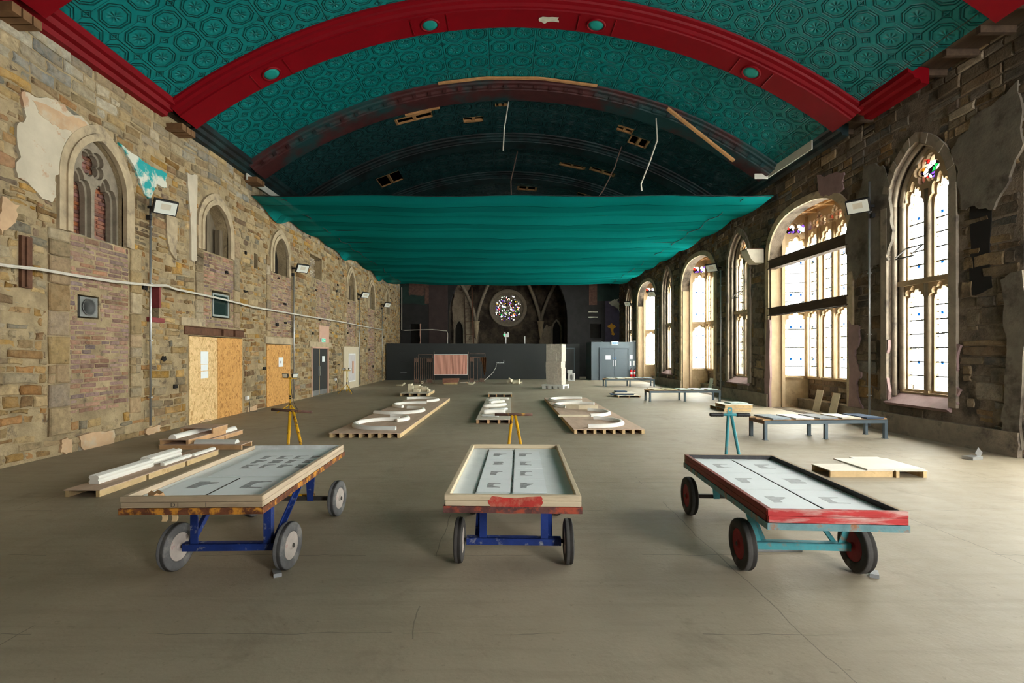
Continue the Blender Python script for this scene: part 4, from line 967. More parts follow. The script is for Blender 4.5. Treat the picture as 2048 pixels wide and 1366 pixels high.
def trolley(label, loc, rz, W, Ln, rim, hp, hs, wr, ww, half, yf, yr, post, ms, style, toe=0):
    t = empty('plaster_trolley', loc, rz, label, 'trolley', 'plaster trolleys')
    x0, x1, y0, y1 = -W/2, W/2, -Ln/2, Ln/2; th = .035
    zs = rim-2*hp-hs
    for i, (side, mt) in enumerate((('f', ms['front']), ('b', ms['back']), ('l', ms['left']), ('r', ms['right']))):
        for lv in (0, 1):
            z0 = zs+hs+lv*hp+.001; z1 = z0+hp-.002
            if side == 'f': q = rim_side(y0+th/2, x0+(.0 if lv else .006), x1, z0, z1, th, 'x')
            elif side == 'b': q = rim_side(y1-th/2, x0, x1, z0, z1, th, 'x')
            elif side == 'l': q = rim_side(x0+th/2, y0+th, y1-th, z0, z1, th, 'y')
            else: q = rim_side(x1-th/2, y0+th, y1-th, z0, z1, th, 'y')
            q.build('rim_board', M[mt], t)
    if style == 1:
        q = MB(); q.plate(lambda u, v, w: Vector((u, y0-w, v)), ragged([(-.155, zs+.004), (.205, zs+.004), (.215, zs+hs+.03), (.20, rim-.008), (-.14, rim-.008), (-.175, zs+hs+.04)], .012, 2), [], .0005, .0022); q.build('paint_patch', M['redpaint'], t)
    q = MB(); e = .006
    for a, c, d_, f_ in ((x0-e, x1+e, y0-e, y0), (x0-e, x1+e, y1, y1+e), (x0-e, x0, y0, y1), (x1, x1+e, y0, y1)): q.bb(a, c, d_, f_, zs-.004, zs+hs)
    q.bb(x0, x1, y0, y1, zs-.004, zs+.006)
    q.build('tray_frame', M[ms['frame']], t)
    q = MB(); n = 22; zb = rim-.046; g = {}
    for i in range(n+1):
        for j in range(2*n+1):
            u, v = x0+th+(W-2*th)*i/n, y0+th+(Ln-2*th)*j/(2*n); ed = min(i, n-i, j, 2*n-j)
            g[i, j] = q.v((u, v, zb-.003+(.006 if ed == 0 else 0)+random.uniform(-.001, .001)*(ed < 3)))
    for i in range(n):
        for j in range(2*n): q.f([g[i, j], g[i+1, j], g[i+1, j+1], g[i, j+1]], True)
    q.build('plaster_bed', M['plaster'], t)
    for X_ in {1: (-.283, -.01), 2: (.0,), 0: (.0,)}[style]:
        q = MB(); rr = random.Random(int(99+X_*100)); yv = y0+th+.02; zigs = []
        ya, yb_ = y0+th+.03, (y1-.08 if style else y0+.68); npt = 40
        wv_ = [max(.0006, .0045*rr.random()-.0006) for _ in range(npt+1)]
        yy_ = [ya+(yb_-ya)*k/npt for k in range(npt+1)]
        q.plate(lambda u, v, w: Vector((u, v, w)), [(X_-w_, y_) for w_, y_ in zip(wv_, yy_)]+[(X_+w_, y_) for w_, y_ in list(zip(wv_, yy_))[::-1]], [], zb-.004, zb+.0045)
        q.build('bed_seam', M['iron'], t)
    if ms.get('edge'):
        q = MB(); q.bb(x1-th-.006, x1-th, y0+th, y1-th, zb, rim-.002); q.bb(x0+th, x1-th, y1-th-.006, y1-th, zb, rim-.002); q.build('plaster_crust', M[ms['edge']], t)
    # running gear
    zc = wr
    q = MB(); q.bb(-half+.06, half-.06, yf-.03, yf-.022, zc-.03, zc+.03); q.bb(-half+.06, half-.06, yf-.03, yf+.03, zc+.022, zc+.03); q.build('axle_beam', M[ms['gear']], t)
    q = MB(); q.tube([(-half-.05, yf, zc), (half+.05, yf, zc)], .017, 10); q.build('axle', M['iron'], t)
    for s_ in (-1, 1):
        if style < 2:
            q = MB(); X = s_*post; q.bb(X-.03, X+.03, yf-.028, yf-.02, zc+.03, zs); q.bb(X+s_*.024-.004, X+s_*.024+.004, yf-.02, yf+.04, zc+.03, zs); q.build('post', M[ms['gear']], t)
            q = MB(); q.bar((X+s_*.03, yf+.02, zc+.03), (X+s_*.05, yf+.62, zs), .045, .01, up=(1, 0, 0)); q.bar((X+s_*.05, yf+.02, zc+.03), (X+s_*.07, yf+.62, zs), .01, .04, up=(1, 0, 0)); q.build('brace', M[ms['gear']], t)
        else:
            q = MB(); q.bar((s_*(half-.12), yf, zc+.02), (s_*(half-.03), yf-.02, zs), .05, .012, up=(0, 1, 0)); q.build('brace', M[ms['gear']], t)
            q = MB(); q.bar((s_*(half-.17), yf+.02, zc+.03), (s_*(half-.2), yf+.5, zs), .012, .04, up=(1, 0, 0)); q.build('brace', M[ms['gear']], t)
    q = MB(); q.tube([(-half-.05, yr, zc), (half+.05, yr, zc)], .017, 10); q.bb(-half+.1, half-.1, yr-.02, yr+.02, zc-.02, zc+.02); q.build('axle', M['iron'], t)
    for s_ in (-1, 1):
        q = MB(); P_ = [(s_*.17-.06, zs), (s_*.17+.06, zs), (s_*.17+.03, zc-.02), (s_*.17-.03, zc-.02)]
        q.plate(lambda u, v, w: Vector((u, yr-.025-w, v)), P_, [], 0, .012); q.bb(s_*.17-.004, s_*.17+.004, yr-.025, yr+.03, zc, zs); q.build('rear_post', M[ms['gear']], t)
    for s_ in (-1, 1):
        for yy in (yf, yr):
            w = MB().lathe(wheel_mesh(wr, ww), None, 36, True).build('wheel', M[ms['tyre']], t, loc=(s_*half, yy, zc))
            if toe: w.rotation_euler = (0, 0, toe)
            MB().lathe(hub_mesh(wr, ww), None, 28).build('hub', M[ms['hub']], w)
    return t
def drawbar(t, T0, feet, width, mt, barm, grips=False, tilt=0, fwd=0):
    """A-frame tow handle; coordinates local to the trolley"""
    z, y = T0[2], T0[1]
    q = MB()
    for s_, f in zip((-1, 1), feet):
        q.tube([(T0[0]+s_*.018, y, z-.01), f], .017, 10)
    h = q.build('tow_handle', M[mt], t)
    q = MB(); d = Vector((math.cos(tilt), 0, -math.sin(tilt)))
    a, b_ = Vector(T0)-d*width/2, Vector(T0)+d*width/2
    q.tube([a, b_], .016, 10); q.build('cross_bar', M[barm], h)
    if grips:
        for s_ in (-1, 1):
            q = MB(); c0 = Vector(T0)+d*s_*width/2
            q.tube([c0+d*s_*.006-d*s_*.15*i/10 for i in range(11)], .02, 10, rr=[.018, .023]+[.021, .024]*4+[.022]); q.build('hand_grip', M['black'], h)
        q = MB(); q.plate(lambda u, v, w: Vector((T0[0]+u, y-w, z+v)), [(-.026, 0), (.026, 0), (.026, .07), (.02, .082), (-.02, .082), (-.026, .07)], [[(.014*math.cos(2*PI*k/14), .055+.014*math.sin(2*PI*k/14)) for k in range(14)]], -.005, .005); q.build('towing_eye', M[mt], h)
    q = MB(); q.bar(feet[0], feet[1], .03, .03, up=(0, 1, 0)); q.build('yoke', M[mt], h)
msA = dict(front='wood', back='wood', left='wood_x', right='wood_x', frame='rust', gear='blue', tyre='tyre', hub='hub_w', edge='plasterd')
msB = dict(front='wood_pale', back='wood_pale', left='wood_pale', right='wood_pale', frame='rust_red', gear='blue', tyre='tyre_d', hub='hub_w')
msC = dict(front='wood_red', back='wood', left='wood_red_shade', right='wood', frame='rust_teal', gear='tealp', tyre='tyre_d', hub='hub_r', edge='crust_d')
tA = trolley('left trolley with orange-rusty frame, blue legs and white plaster bed, one wheel on a wedge', (-2.20, 4.48, 0), math.radians(1.6), .98, 1.98, .75, .041, .041, .188, .078, .445, -.43, .89, .29, msA, 0, toe=math.radians(-6))
tB = trolley('middle trolley with pale plank rim and red paint patch, blue legs', (.105, 4.505, 0), math.radians(-2.0), .965, 1.97, .75, .041, .041, .184, .070, .4535, -.325, .93, .255, msB, 1)
tC = trolley('right trolley with red plank rim, teal steel frame and red wheel hubs', (2.42, 4.50, 0), math.radians(-3.4), .955, 1.96, .64, .048, .044, .202, .088, .445, -.47, .90, .3, msC, 2)
drawbar(tA, (-.19, 1.28, 1.085), [(-.16, 1.02, .19), (.16, .98, .19)], .46, 'yellow', 'bar_rust', tilt=math.radians(4))
drawbar(tB, (-.02, 1.22, 1.045), [(-.13, .98, .184), (.17, .98, .184)], .43, 'yellow', 'bar_rust')
drawbar(tC, (.12, 1.26, 1.04), [(-.04, 1.0, .2), (.20, 1.0, .2)], .44, 'tealp', 'tealp', True)
# drawing sheets bedded in the plaster
PR = [[(0,0),(1,0),(1,.12),(.62,.2),(.45,.42),(.45,.6),(.62,.8),(1,.88),(1,1),(0,1)], [(0,0),(.45,.05),(.5,.4),(1,.75),(1,.88),(.5,.9),(.5,1),(0,1)], [(0,0),(.5,0),(.55,.6),(.7,.85),(1,.88),(1,1),(0,1)], [(0,0),(1,0),(1,.1),(.45,.15),(.35,.35),(.45,.8),(1,.9),(1,1),(0,1)], [(0,.0),(.9,.05),(1,.3),(.8,.5),(1,.7),(.9,1),(0,1),(.1,.6)]]
def sheet(t, x0, x1, y0, y1, z, label, prints, ink='ink', grp='drawing sheets on the plaster beds'):
    mw = t.matrix_basis
    c = mw @ Vector(((x0+x1)/2, (y0+y1)/2, z))
    o = MB().bb(-(x1-x0)/2, (x1-x0)/2, -(y1-y0)/2, (y1-y0)/2, .0, .0022).build('drawing_sheet', M['paper'], None, label, 'paper', grp, loc=c)
    o.rotation_euler = t.rotation_euler
    for k, (px, py, w, h) in prints:
        q = MB(); q.plate(lambda u, v, ww: Vector((px+(u-.5)*w, py+(v-.5)*h, ww)), ragged(PR[k], .02, 1), [], .0024, .0032); q.build('printed_drawing', M[ink], o)
for r_ in range(4):
    rn = ['nearest', 'second', 'third', 'farthest'][r_]
    for c_ in range(2):
        x0 = -.275 if c_ == 0 else .0; yb = -.76+.395*r_
        sheet(tB, x0, x0+.255, yb, yb+.385, .7045, '%s drawing sheet in the %s column on the middle trolley' % (rn, 'left' if c_ == 0 else 'right'), [((r_*2+c_) % 5, (-.005 if c_ == 0 else -.02, .0, .10+.03*(r_ == 3), .13+.02*c_))])
        if r_ < 3:
            x0 = -.41 if c_ == 0 else .01; yb = -.86+.585*r_
            sheet(tC, x0, x0+.40, yb, yb+.57, .5945, '%s drawing sheet in the %s column on the right red-rimmed trolley' % (['nearest', 'middle', 'farthest'][r_], 'left' if c_ == 0 else 'right'), [((r_+c_*2+1) % 5, (0, .0, .15, .17))], 'ink_f')
for c_ in range(2):
    sheet(tA, -.40+.41*c_, -.0+.41*c_, -.80, -.30, .7045, '%s of the two near drawing sheets on the left trolley' % ('left' if c_ == 0 else 'right'), [(c_*2+1, (.02, .03, .17, .2))])
sheet(tA, -.30, .41, -.24, .80, .7045, 'large far drawing sheet with rows of prints on the left trolley', [((i*3+j) % 5, (-.18+.16*i, -.16+.20*j, .11, .14)) for i in range(4) for j in range(3)])
q = MB(); pts = [(0, 0), (.055, .0), (.07, .02), (.062, .042), (.04, .03), (.02, .045), (.0, .03)]
q.plate(lambda u, v, w: Vector((u, w, v)), pts, [], 0, .11); o = q.build('moulding_offcut', M['pine_o'], None, 'small curved wooden offcut on the near left corner of the left trolley', 'offcut', loc=tA.matrix_basis @ Vector((-.30, -.93, .708))); o.rotation_euler = (0, 0, .9)
q = MB()
for k, (u, r0) in enumerate(((-.24, .05), (-.17, .06))):
    q.sweep([(Vector((u+.02*math.sin(i*.5), .0, -.0-.014*i)), Vector((1, .2*math.sin(i*.6), 0)).normalized(), Vector((0, 1, 0))) for i in range(6)], [(-.015, -.001), (.015, -.001), (.02, .006), (-.018, .006)])
q.build('wood_shaving', M['pine'], tA, loc=(0, -.93, .625))
for txt, x in (('D I', -.115), ('1', .10)):
    cu = bpy.data.curves.new('pencil_mark', 'FONT'); cu.body = txt; cu.size = .045; cu.align_x = 'CENTER'; cu.extrude = .0002
    oc = bpy.data.objects.new('pencil_text', cu); me_ = bpy.data.meshes.new_from_object(oc); bpy.data.objects.remove(oc); me_.materials.clear(); me_.materials.append(M['iron']); o = bpy.data.objects.new('pencil_mark', me_); COL.objects.link(o); o.parent = tA; o.location = (x, -.9905, .632+.044); o.rotation_euler = (PI/2, 0, 0); o.location.z = .675; bpy.data.curves.remove(cu)
for (x, y, rz, lb) in ((-1.80, 3.985, .5, 'grey wedge under the near right wheel of the left trolley'), (2.945, 3.965, -.6, 'grey wedge under the near right wheel of the right trolley')):
    q = MB(); q.plate(lambda u, v, w: Vector((u, w, v)), [(-.10, 0), (.08, 0), (.08, .004), (-.10, .03)], [], -.03, .03)
    o = q.build('wheel_wedge', M['slab_g'], None, lb, 'wedge', 'wedges under trolley wheels', loc=(x, y, .001)); o.rotation_euler = (0, 0, rz+PI/2)
q = MB().bb(-.26, .26, -.05, .05, 0, .012); q.bb(-.07, .05, -.02, .02, .012, .02); o = q.build('floor_plate', M['slab_g'], None, 'flat grey offcut on the floor under the right trolley', 'plate', loc=(2.38, 4.45, .001))
# ---- platforms ------------------------------------------------------------------
def platform(name, label, x0, x1, y0, y1, z0, h, dk=.012, axis='y', nb=4, mt='ply', bm='pine', rz=0, grp=None, gaps=0, bw=.045, seams=0):
    c = ((x0+x1)/2, (y0+y1)/2, z0+.001); W, D = x1-x0, y1-y0
    t = empty(name, c, rz, label, 'platform', grp or 'wooden platforms on the floor')
    ns_ = max(1, seams)
    for i in range(ns_):
        a, b_ = -D/2+D*i/ns_, -D/2+D*(i+1)/ns_
        MB().bb(-W/2, W/2, a+.001, b_-.001, h-dk, h, bev=.002).build('deck_board', M[mt], t)
    hb = h-dk
    for i in range(nb):
        f = i/(nb-1) if nb > 1 else .5
        if axis == 'y':
            X = -W/2+.012+bw/2+(W-.024-bw)*f
            segs = max(1, gaps)
            for k in range(segs):
                a, b_ = -D/2+.01+(D-.02)*k/segs, -D/2+.01+(D-.02)*(k+1)/segs-(.05 if k < segs-1 else 0)
                MB().bb(X-bw/2, X+bw/2, a, b_, 0, hb).build('batten', M[bm], t)
        else:
            Yq = -D/2+.012+bw/2+(D-.024-bw)*f
            MB().bb(-W/2+.01, W/2-.01, Yq-bw/2, Yq+bw/2, 0, hb).build('batten', M[bm], t)
    return t
def cross(t, W, D, h, dk, bm, n, bw=.04):
    for i in range(n):
        X = -W/2+.03+(W-.06)*i/(n-1)
        MB().bb(X-bw/2, X+bw/2, -D/2+.06, D/2-.06, 0, h-dk).build('batten', M[bm], t)
platform('wooden_platform', 'long narrow platform at left carrying the white bundle of mouldings', -5.32, -4.88, 6.06, 8.62, 0, .09, nb=2, gaps=3, mt='ply', bm='pine')
platform('wooden_platform', 'low wide platform carrying a short white moulding laid crosswise, left', -6.22, -4.72, 9.04, 9.46, 0, .09, axis='x', nb=2, bm='pine_o')
platform('wooden_platform', 'platform on the floor behind the crosswise moulding, running away by the left wall', -6.22, -5.62, 9.50, 10.85, 0, .09, nb=2, gaps=2, bm='pine_o')
platform('wooden_platform', 'long upper platform lying across the two low ones at left, half-round casts on it', -6.22, -5.68, 9.05, 10.3, .091, .09, nb=2, bm='pine_o')
platform('wooden_platform', 'short topmost platform bridging the white half-round cast, left', -6.28, -5.62, 9.72, 10.25, .182, .11, nb=2, bm='pine_o', bw=.03)
platform('wooden_platform', 'big left pink plywood platform with curved white casts', -3.50, -2.01, 10.3, 18.4, 0, .1, nb=8, bw=.06, rz=math.radians(-1.2), seams=5)
platform('wooden_platform', 'big right pink plywood platform with curved white casts', 1.54, 3.08, 10.8, 18.5, 0, .1, nb=8, bw=.06, seams=5)
platform('wooden_platform', 'narrow middle platform crowded with white tubular casts', -.62, .26, 12.4, 18.3, 0, .1, nb=4, bw=.06, mt='ply_p', bm='pine_o', rz=math.radians(-.8), seams=2)
platform('wooden_platform', 'small empty platform beyond the narrow middle one', -.58, .39, 19.9, 20.9, 0, .12, nb=4, mt='ply_p', bm='pine_o')
platform('wooden_platform', 'small platform with cream stepped blocks, beyond the big left platform', -4.15, -3.0, 20.2, 22.2, 0, .12, nb=4, gaps=3, mt='ply_p', bm='pine', bw=.07)
platform('wooden_platform', 'lower left wooden platform near the right trolley', 4.60, 5.50, 7.02, 7.46, 0, .1, axis='x', nb=2, mt='ply_w', bm='pine', bw=.03)
platform('wooden_platform', 'lower right wooden platform near the right trolley, whitewashed', 5.51, 5.96, 7.0, 7.95, 0, .1, nb=2, mt='ply_w', bm='pine')
o = MB().bb(-.41, .41, -.36, .36, 0, .02, bev=.002).build('whitewashed_board', M['ply_w'], None, 'white board lying across the two platforms near the right trolley', 'board', loc=(5.53, 7.38, .102))
platform('wooden_platform', 'lower platform of the two-high stack by the wide bay', 6.6, 7.42, 14.9, 15.95, 0, .1, axis='x', nb=3, mt='ply_w', bm='pine', bw=.03)
platform('wooden_platform', 'upper platform of the two-high stack by the wide bay', 6.62, 7.46, 14.88, 15.6, .102, .11, axis='x', nb=2, mt='ply_w', bm='pine', bw=.03)
o = MB().bb(-.26, .26, -.24, .24, 0, .035, bev=.003).build('stone_slab', M['slab_t'], None, 'pale slab on top of the two-high platform stack', 'slab', loc=(7.12, 15.25, .215))
platform('wooden_platform', 'thin bottom pallet of the small stack with navy slabs', 4.55, 5.45, 19.7, 20.5, 0, .07, axis='y', nb=3, mt='ply_p', bm='pine_o')
o = MB().bb(-.45, .45, -.22, .22, 0, .04, bev=.003).build('stone_slab', M['slab_d'], None, 'lower navy slab in the small floor stack', 'slab', 'navy slabs of the small stack', loc=(4.80, 20.15, .073)); o.rotation_euler = (0, 0, -.08)
o = MB().bb(-.42, .42, -.3, .3, 0, .04, bev=.003).build('stack_board', M['ply_w'], None, 'wooden board between the two navy slabs of the small floor stack', 'board', loc=(4.92, 20.35, .114))
o = MB().bb(-.22, .22, -.2, .2, 0, .05, bev=.003).build('stone_slab', M['slab_d'], None, 'upper navy slab topping the small floor stack', 'slab', 'navy slabs of the small stack', loc=(4.82, 20.4, .155))
# ---- casts -----------------------------------------------------------------------
SEC = [(-.055, 0), (.055, 0), (.055, .035), (.04, .062), (.015, .078), (-.025, .078), (-.045, .058), (-.055, .035)]
SECH = [(-.06, 0), (.06, 0)]+[(.06*math.cos(PI*i/8), .075*math.sin(PI*i/8)+.004) for i in range(9)]
def arc(cx, cy, r, a0, a1, z, sec=SEC, n=20, lead=0, tail=0):
    pts = []; P = []
    for i in range(n+1):
        a = math.radians(a0+(a1-a0)*i/n); P.append((Vector((r*math.cos(a), r*math.sin(a), 0)), Vector((math.cos(a), math.sin(a), 0))))
    if tail:
        a = math.radians(a1); d = Vector((-math.sin(a), math.cos(a), 0))*(1 if a1 > a0 else -1); P.append((P[-1][0]+d*tail, P[-1][1]))
    if lead:
        a = math.radians(a0); d = Vector((-math.sin(a), math.cos(a), 0))*(-1 if a1 > a0 else 1); P.insert(0, (P[0][0]+d*lead, P[0][1]))
    q = MB(); q.sweep([(p, x, Vector((0, 0, 1))) for p, x in P], sec); return q, (cx, cy, z)
def cast(label, a, grp, mt='cast', **k):
    q, l = arc(*a, **k); return q.build('curved_cast', M[mt], None, label, 'cast', grp, loc=l)
SECT = [(-.035, 0), (.035, 0), (.035, .05), (-.035, .05)]
gl_, gr_ = 'curved casts on the big left platform', 'curved casts on the big right platform'
zt = .102
cast('upper half of the nearest C-shaped cast, big left platform', (-2.62, 11.48, .75, 82, 178, zt), gl_)
cast('lower half of the nearest C-shaped cast, grey-white, with a straight tail, big left platform', (-2.62, 11.48, .75, 182, 268, zt), gl_, 'cast_g', tail=.36)
cast('hooked cast opening left, second from the near end of the big left platform', (-2.85, 12.38, .50, 95, -52, zt), gl_)
cast('long S-curve cast bulging right in the middle of the big left platform', (-2.95, 14.17, .70, -118, 80, zt), gl_, lead=.25)
cast('cast bulging left beyond the S-curve cast, big left platform', (-2.72, 15.63, .66, 245, 95, zt), gl_, tail=.3)
cast('farthest cast bulging right on the big left platform', (-2.9, 17.35, .65, 112, -58, zt), gl_, lead=.3)
cast('nearest hooked cast on the big right platform', (2.08, 11.76, .71, 75, -88, zt), gr_, tail=.22)
cast('second hooked cast bulging right on the big right platform', (2.2, 13.6, .68, 70, -84, zt), gr_)
o = MB().bb(-.42, .42, -.03, .03, 0, .05, bev=.004).build('straight_cast', M['cream'], None, 'thin straight cast ending the second hooked cast, big right platform', 'cast', gr_, loc=(1.86, 12.93, zt))
q = MB(); q.plate(lambda u, v, w: Vector((u, v, w)), [(-.45, .12), (.35, .0), (.45, -.12), (-.1, -.06)], [], 0, .13); q.build('block_cast', M['cream'], None, 'grey wedge block cast behind the second hooked cast, big right platform', 'cast', gr_, loc=(2.32, 14.62, zt))
cast('long cast bulging left, third along the big right platform', (2.32, 15.5, .68, 65, 232, zt), gr_, lead=.35)
cast('farthest cast bulging left on the big right platform', (2.36, 17.3, .72, 75, 268, zt), gr_, lead=.3, tail=.3)
gm = 'tubular casts on the narrow middle platform'
def tubecast(lb, p, r, bend=0, mt='cast'):
    r *= .72; p = [(q_[0], q_[1], zt+r) for q_ in p]
    a, b_ = Vector(p[0]), Vector(p[1]); d = b_-a; n_ = Vector((-d.y, d.x, 0)).normalized()
    q = MB(); pts = [a+d*(i/10)+n_*bend*math.sin(PI*i/10)-a for i in range(11)]
    q.tube(pts, r, 12, rr=[r*.75]+[r]*9+[r*.8]); q.build('tubular_cast', M[mt], None, lb, 'cast', gm, loc=a)
tubecast('nearest thin rod cast with white tip on the narrow middle platform', ((-.55, 12.95, zt+.045), (-.10, 12.85, zt+.045)), .045, .0, 'cast_g')
tubecast('thickest tubular cast, second from the near end, narrow middle platform', ((-.52, 13.4, zt+.09), (.08, 13.6, zt+.09)), .09, .05)
tubecast('slender bent cast behind the thickest one, narrow middle platform', ((-.38, 14.25, zt+.06), (.13, 14.35, zt+.06)), .06, -.12, 'cast_g')
tubecast('long gently bowed cast in the middle of the narrow platform', ((-.58, 15.0, zt+.075), (.10, 15.55, zt+.075)), .075, -.10)
tubecast('short oblique cast beyond the bowed one, narrow middle platform', ((-.40, 16.0, zt+.07), (.06, 16.55, zt+.07)), .07, .08)
tubecast('forked-looking slim cast near the far end, narrow middle platform', ((-.48, 17.05, zt+.05), (-.08, 17.2, zt+.05)), .05, .06, 'cast_g')
tubecast('farthest cast with round white end, narrow middle platform', ((-.45, 17.7, zt+.06), (.22, 17.6, zt+.06)), .06, .03)
gL = 'white mouldings on the left platforms'
prof_m = [(-.06, 0), (.06, 0), (.065, .03), (.05, .05), (.066, .075), (.055, .1), (.02, .112), (-.01, .1), (-.05, .112), (-.066, .085), (-.05, .055), (-.066, .03)]
def moulding(lb, x, y0, y1, z, sec=prof_m, mt='cast', rz=0):
    q = MB(); q.sweep([(Vector((0, 0, 0)), Vector((1, 0, 0)), Vector((0, 0, 1))), (Vector((0, y1-y0, 0)), Vector((1, 0, 0)), Vector((0, 0, 1)))], sec)
    o = q.build('white_moulding', M[mt], None, lb, 'moulding', gL, loc=(x, y0, z)); o.rotation_euler = (0, 0, rz)
moulding('near long fluted white moulding of the bundle, left platform', -5.165, 6.32, 7.32, .092)
moulding('far long fluted white moulding behind the near one, left platform', -5.235, 7.33, 8.05, .092, [(p[0]*1.2, p[1]*1.15) for p in prof_m])
moulding('thin white strip moulding nearer end, front edge of the left platform', -5.0, 7.35, 8.0, .092, [(-.03, 0), (.03, 0), (.03, .035), (.0, .05), (-.03, .05)])
moulding('thin white strip moulding farther end, front edge of the left platform', -4.96, 8.01, 8.6, .092, [(-.025, 0), (.025, 0), (.025, .03), (.0, .045), (-.025, .045)])
hr = [(-.07, 0), (.07, 0)]+[(.07*math.cos(PI*i/10), .004+.075*math.sin(PI*i/10)) for i in range(1, 10)]
moulding('half-round white cast passing under the short topmost platform, left', -6.02, 9.12, 10.28, .183, hr, 'cast')
moulding('half-round white cast behind the stacked platforms, left', -5.80, 10.32, 10.8, .0925, hr, 'cast')
moulding('flat white moulding lying crosswise on the low wide platform, left', -4.88, 9.2, 9.95, .092, [(-.08, 0), (.08, 0), (.075, .03), (.03, .065), (-.03, .065), (-.075, .03)], 'cast_g', PI/2)
gb = 'cream stepped blocks'
for (x0, x1, y0, y1, h, lb) in ((-3.98, -3.78, 21.0, 21.5, .32, 'tallest cream block at the left of the stepped pile'), (-3.76, -3.45, 21.3, 21.7, .26, 'cream block in the middle back of the stepped pile'), (-3.44, -3.18, 21.2, 21.5, .20, 'square cream block at the right back of the stepped pile'), (-3.17, -2.98-.1, 21.0, 21.4, .1, 'lowest cream block at the right end of the stepped pile'), (-3.72, -3.46, 20.85, 21.1, .13, 'small cream block in front of the stepped pile')):
    q = MB(); w = (x1-x0); q.plate(lambda u, v, ww: Vector((u, ww, v)), [(0, 0), (w, 0), (w, h*.8), (w*.7, h*.8), (w*.65, h), (0, h)], [], 0, y1-y0); q.build('stepped_block', M['cream'], None, lb, 'block', gb, loc=(x0, y0, .122))
for i, (p, lb) in enumerate(((((-5.62, 26.5, .04), (-5.3, 26.45, .05), (-5.15, 26.4, .16)), 'small bent cream pipe piece on the floor left of the rusty gate'), (((-1.92, 27.3, .14), (-1.82, 27.25, .05), (-1.62, 27.25, .06), (-1.5, 27.3, .17)), 'small U-shaped cream pipe piece on the floor before the pink cloth'))):
    q = MB(); a = Vector(p[0]); q.tube([Vector(x)-a for x in p], .045, 10); q.build('pipe_piece', M['cream'], None, lb, 'pipe', 'cream pipe pieces on the floor', loc=a)
MB().lathe([(-.03, .03), (-.03, .075), (.03, .085), (.03, .035)], Matrix.Rotation(PI/2, 4, 'Z'), 20, True).build('ring_piece', M['cream'], None, 'small cream ring standing on the floor by the left rusty gate', 'ring', loc=(-4.55, 28.2, .088))
gp = 'pale pipe pieces heaped on the floor'
for i, (a, b_, r, lb) in enumerate((((.25, 28.2, .12), (.52, 28.05, .2), .085, 'thick pale pipe at the left of the heap'), ((.35, 28.5, .30), (.72, 28.4, .12), .06, 'pale pipe jutting up from the heap'), ((.55, 28.1, .08), (.95, 28.0, .1), .075, 'pale pipe lying in front of the heap'), ((.62, 28.4, .14), (.98, 28.3, .22), .065, 'upper right pale pipe of the heap'), ((.85, 28.2, .07), (1.12, 28.35, .07), .065, 'rightmost pale pipe of the heap'), ((.5, 28.62, .08), (.8, 28.7, .09), .07, 'pale pipe at the back of the heap'))):
    q = MB(); A = Vector(a); d = Vector(b_)-A; q.tube([d*(k/6)+Vector((0, .04*math.sin(PI*k/6), 0)) for k in range(7)], r, 10, rr=[r*1.1, r*.9, r*.8, r*.8, r*.8, r*.9, r*1.1]); q.build('pipe_piece', M['cream'], None, lb, 'pipe', gp, loc=A)
# ---- steel tables with slabs ---------------------------------------------------------
def table(label, x, y, rz, slabs, tops):
    t = empty('steel_table', (x, y, 0), rz, label, 'table', 'low steel tables by the windows'); Ln, D, H = 2.62, .56, .39
    for X in (0.03, Ln/2, Ln-.03):
        for s_ in (0, 1):
            q = MB(); Yq = .03+s_*(D-.06); q.bb(X-.03, X+.03, Yq-.03, Yq-.022, .006, H-.07); q.bb(X-.03, X-.022, Yq-.022, Yq+.03, .006, H-.07); q.bb(X-.045, X+.045, Yq-.045, Yq+.045, 0, .006); q.build('leg', M['steelgrey'], t)
    for s_ in (0, 1): q = MB(); Yq = s_*D; q.bb(0, Ln, min(Yq, Yq+(1-2*s_)*.008), max(Yq, Yq+(1-2*s_)*.008), H-.075, H); q.bb(0, Ln, min(Yq, Yq+(1-2*s_)*.05), max(Yq, Yq+(1-2*s_)*.05), H-.008, H); q.build('side_rail', M['steelgrey'], t)
    for X in (0, Ln): q = MB(); q.bb(X-.004, X+.004, .01, D-.01, H-.07, H-.001); q.build('end_rail', M['steelbrown'], t)
    for s_ in (.1, .5, .9):
        q = MB(); q.bb(-.02, Ln+.01, s_*D-.025, s_*D+.025, H, H+.025); q.build('batten', M['pine_o'], t)
    mw = Matrix.Translation((x, y, 0)) @ Matrix.Rotation(rz, 4, 'Z')
    for i, (mt, lb) in enumerate(slabs):
        o = MB().bb(-.19, .19, -.33, .33, 0, .03, bev=.002).build('stone_slab', M[mt], None, lb+' on '+tops, 'slab', 'slabs on the steel tables', loc=mw @ Vector((.32+.495*i, D/2-.01, H+.026)))
        o.rotation_euler = (0, 0, rz+(.12 if i % 2 else .2)*0+random.uniform(-.04, .06))
on = ['first', 'second', 'middle', 'fourth', 'rightmost']
def sl(ms, ns_): return [(m_, '%s slab, %s from the left' % (n_, on[i]) if 0 < i < 4 and i != 2 else '%s %s slab' % ({0: 'leftmost', 2: 'middle', 4: 'rightmost'}[i], n_)) for i, (m_, n_) in enumerate(zip(ms, ns_))]
table('nearest low steel table holding five slabs, right of the trolleys', 5.26, 10.03, math.radians(4.2), sl(['slab_b', 'slab_w', 'slab_g', 'slab_c', 'slab_d'], ['blue-grey', 'white', 'dark grey', 'cream', 'navy']), 'the nearest steel table')
table('middle low steel table with mossy and pale green slabs', 5.28, 17.95, math.radians(3), sl(['slab_y', 'slab_y', 'slab_t', 'slab_t', 'slab_t'], ['ochre', 'ochre', 'pale green', 'pale green', 'pale green']), 'the middle steel table')
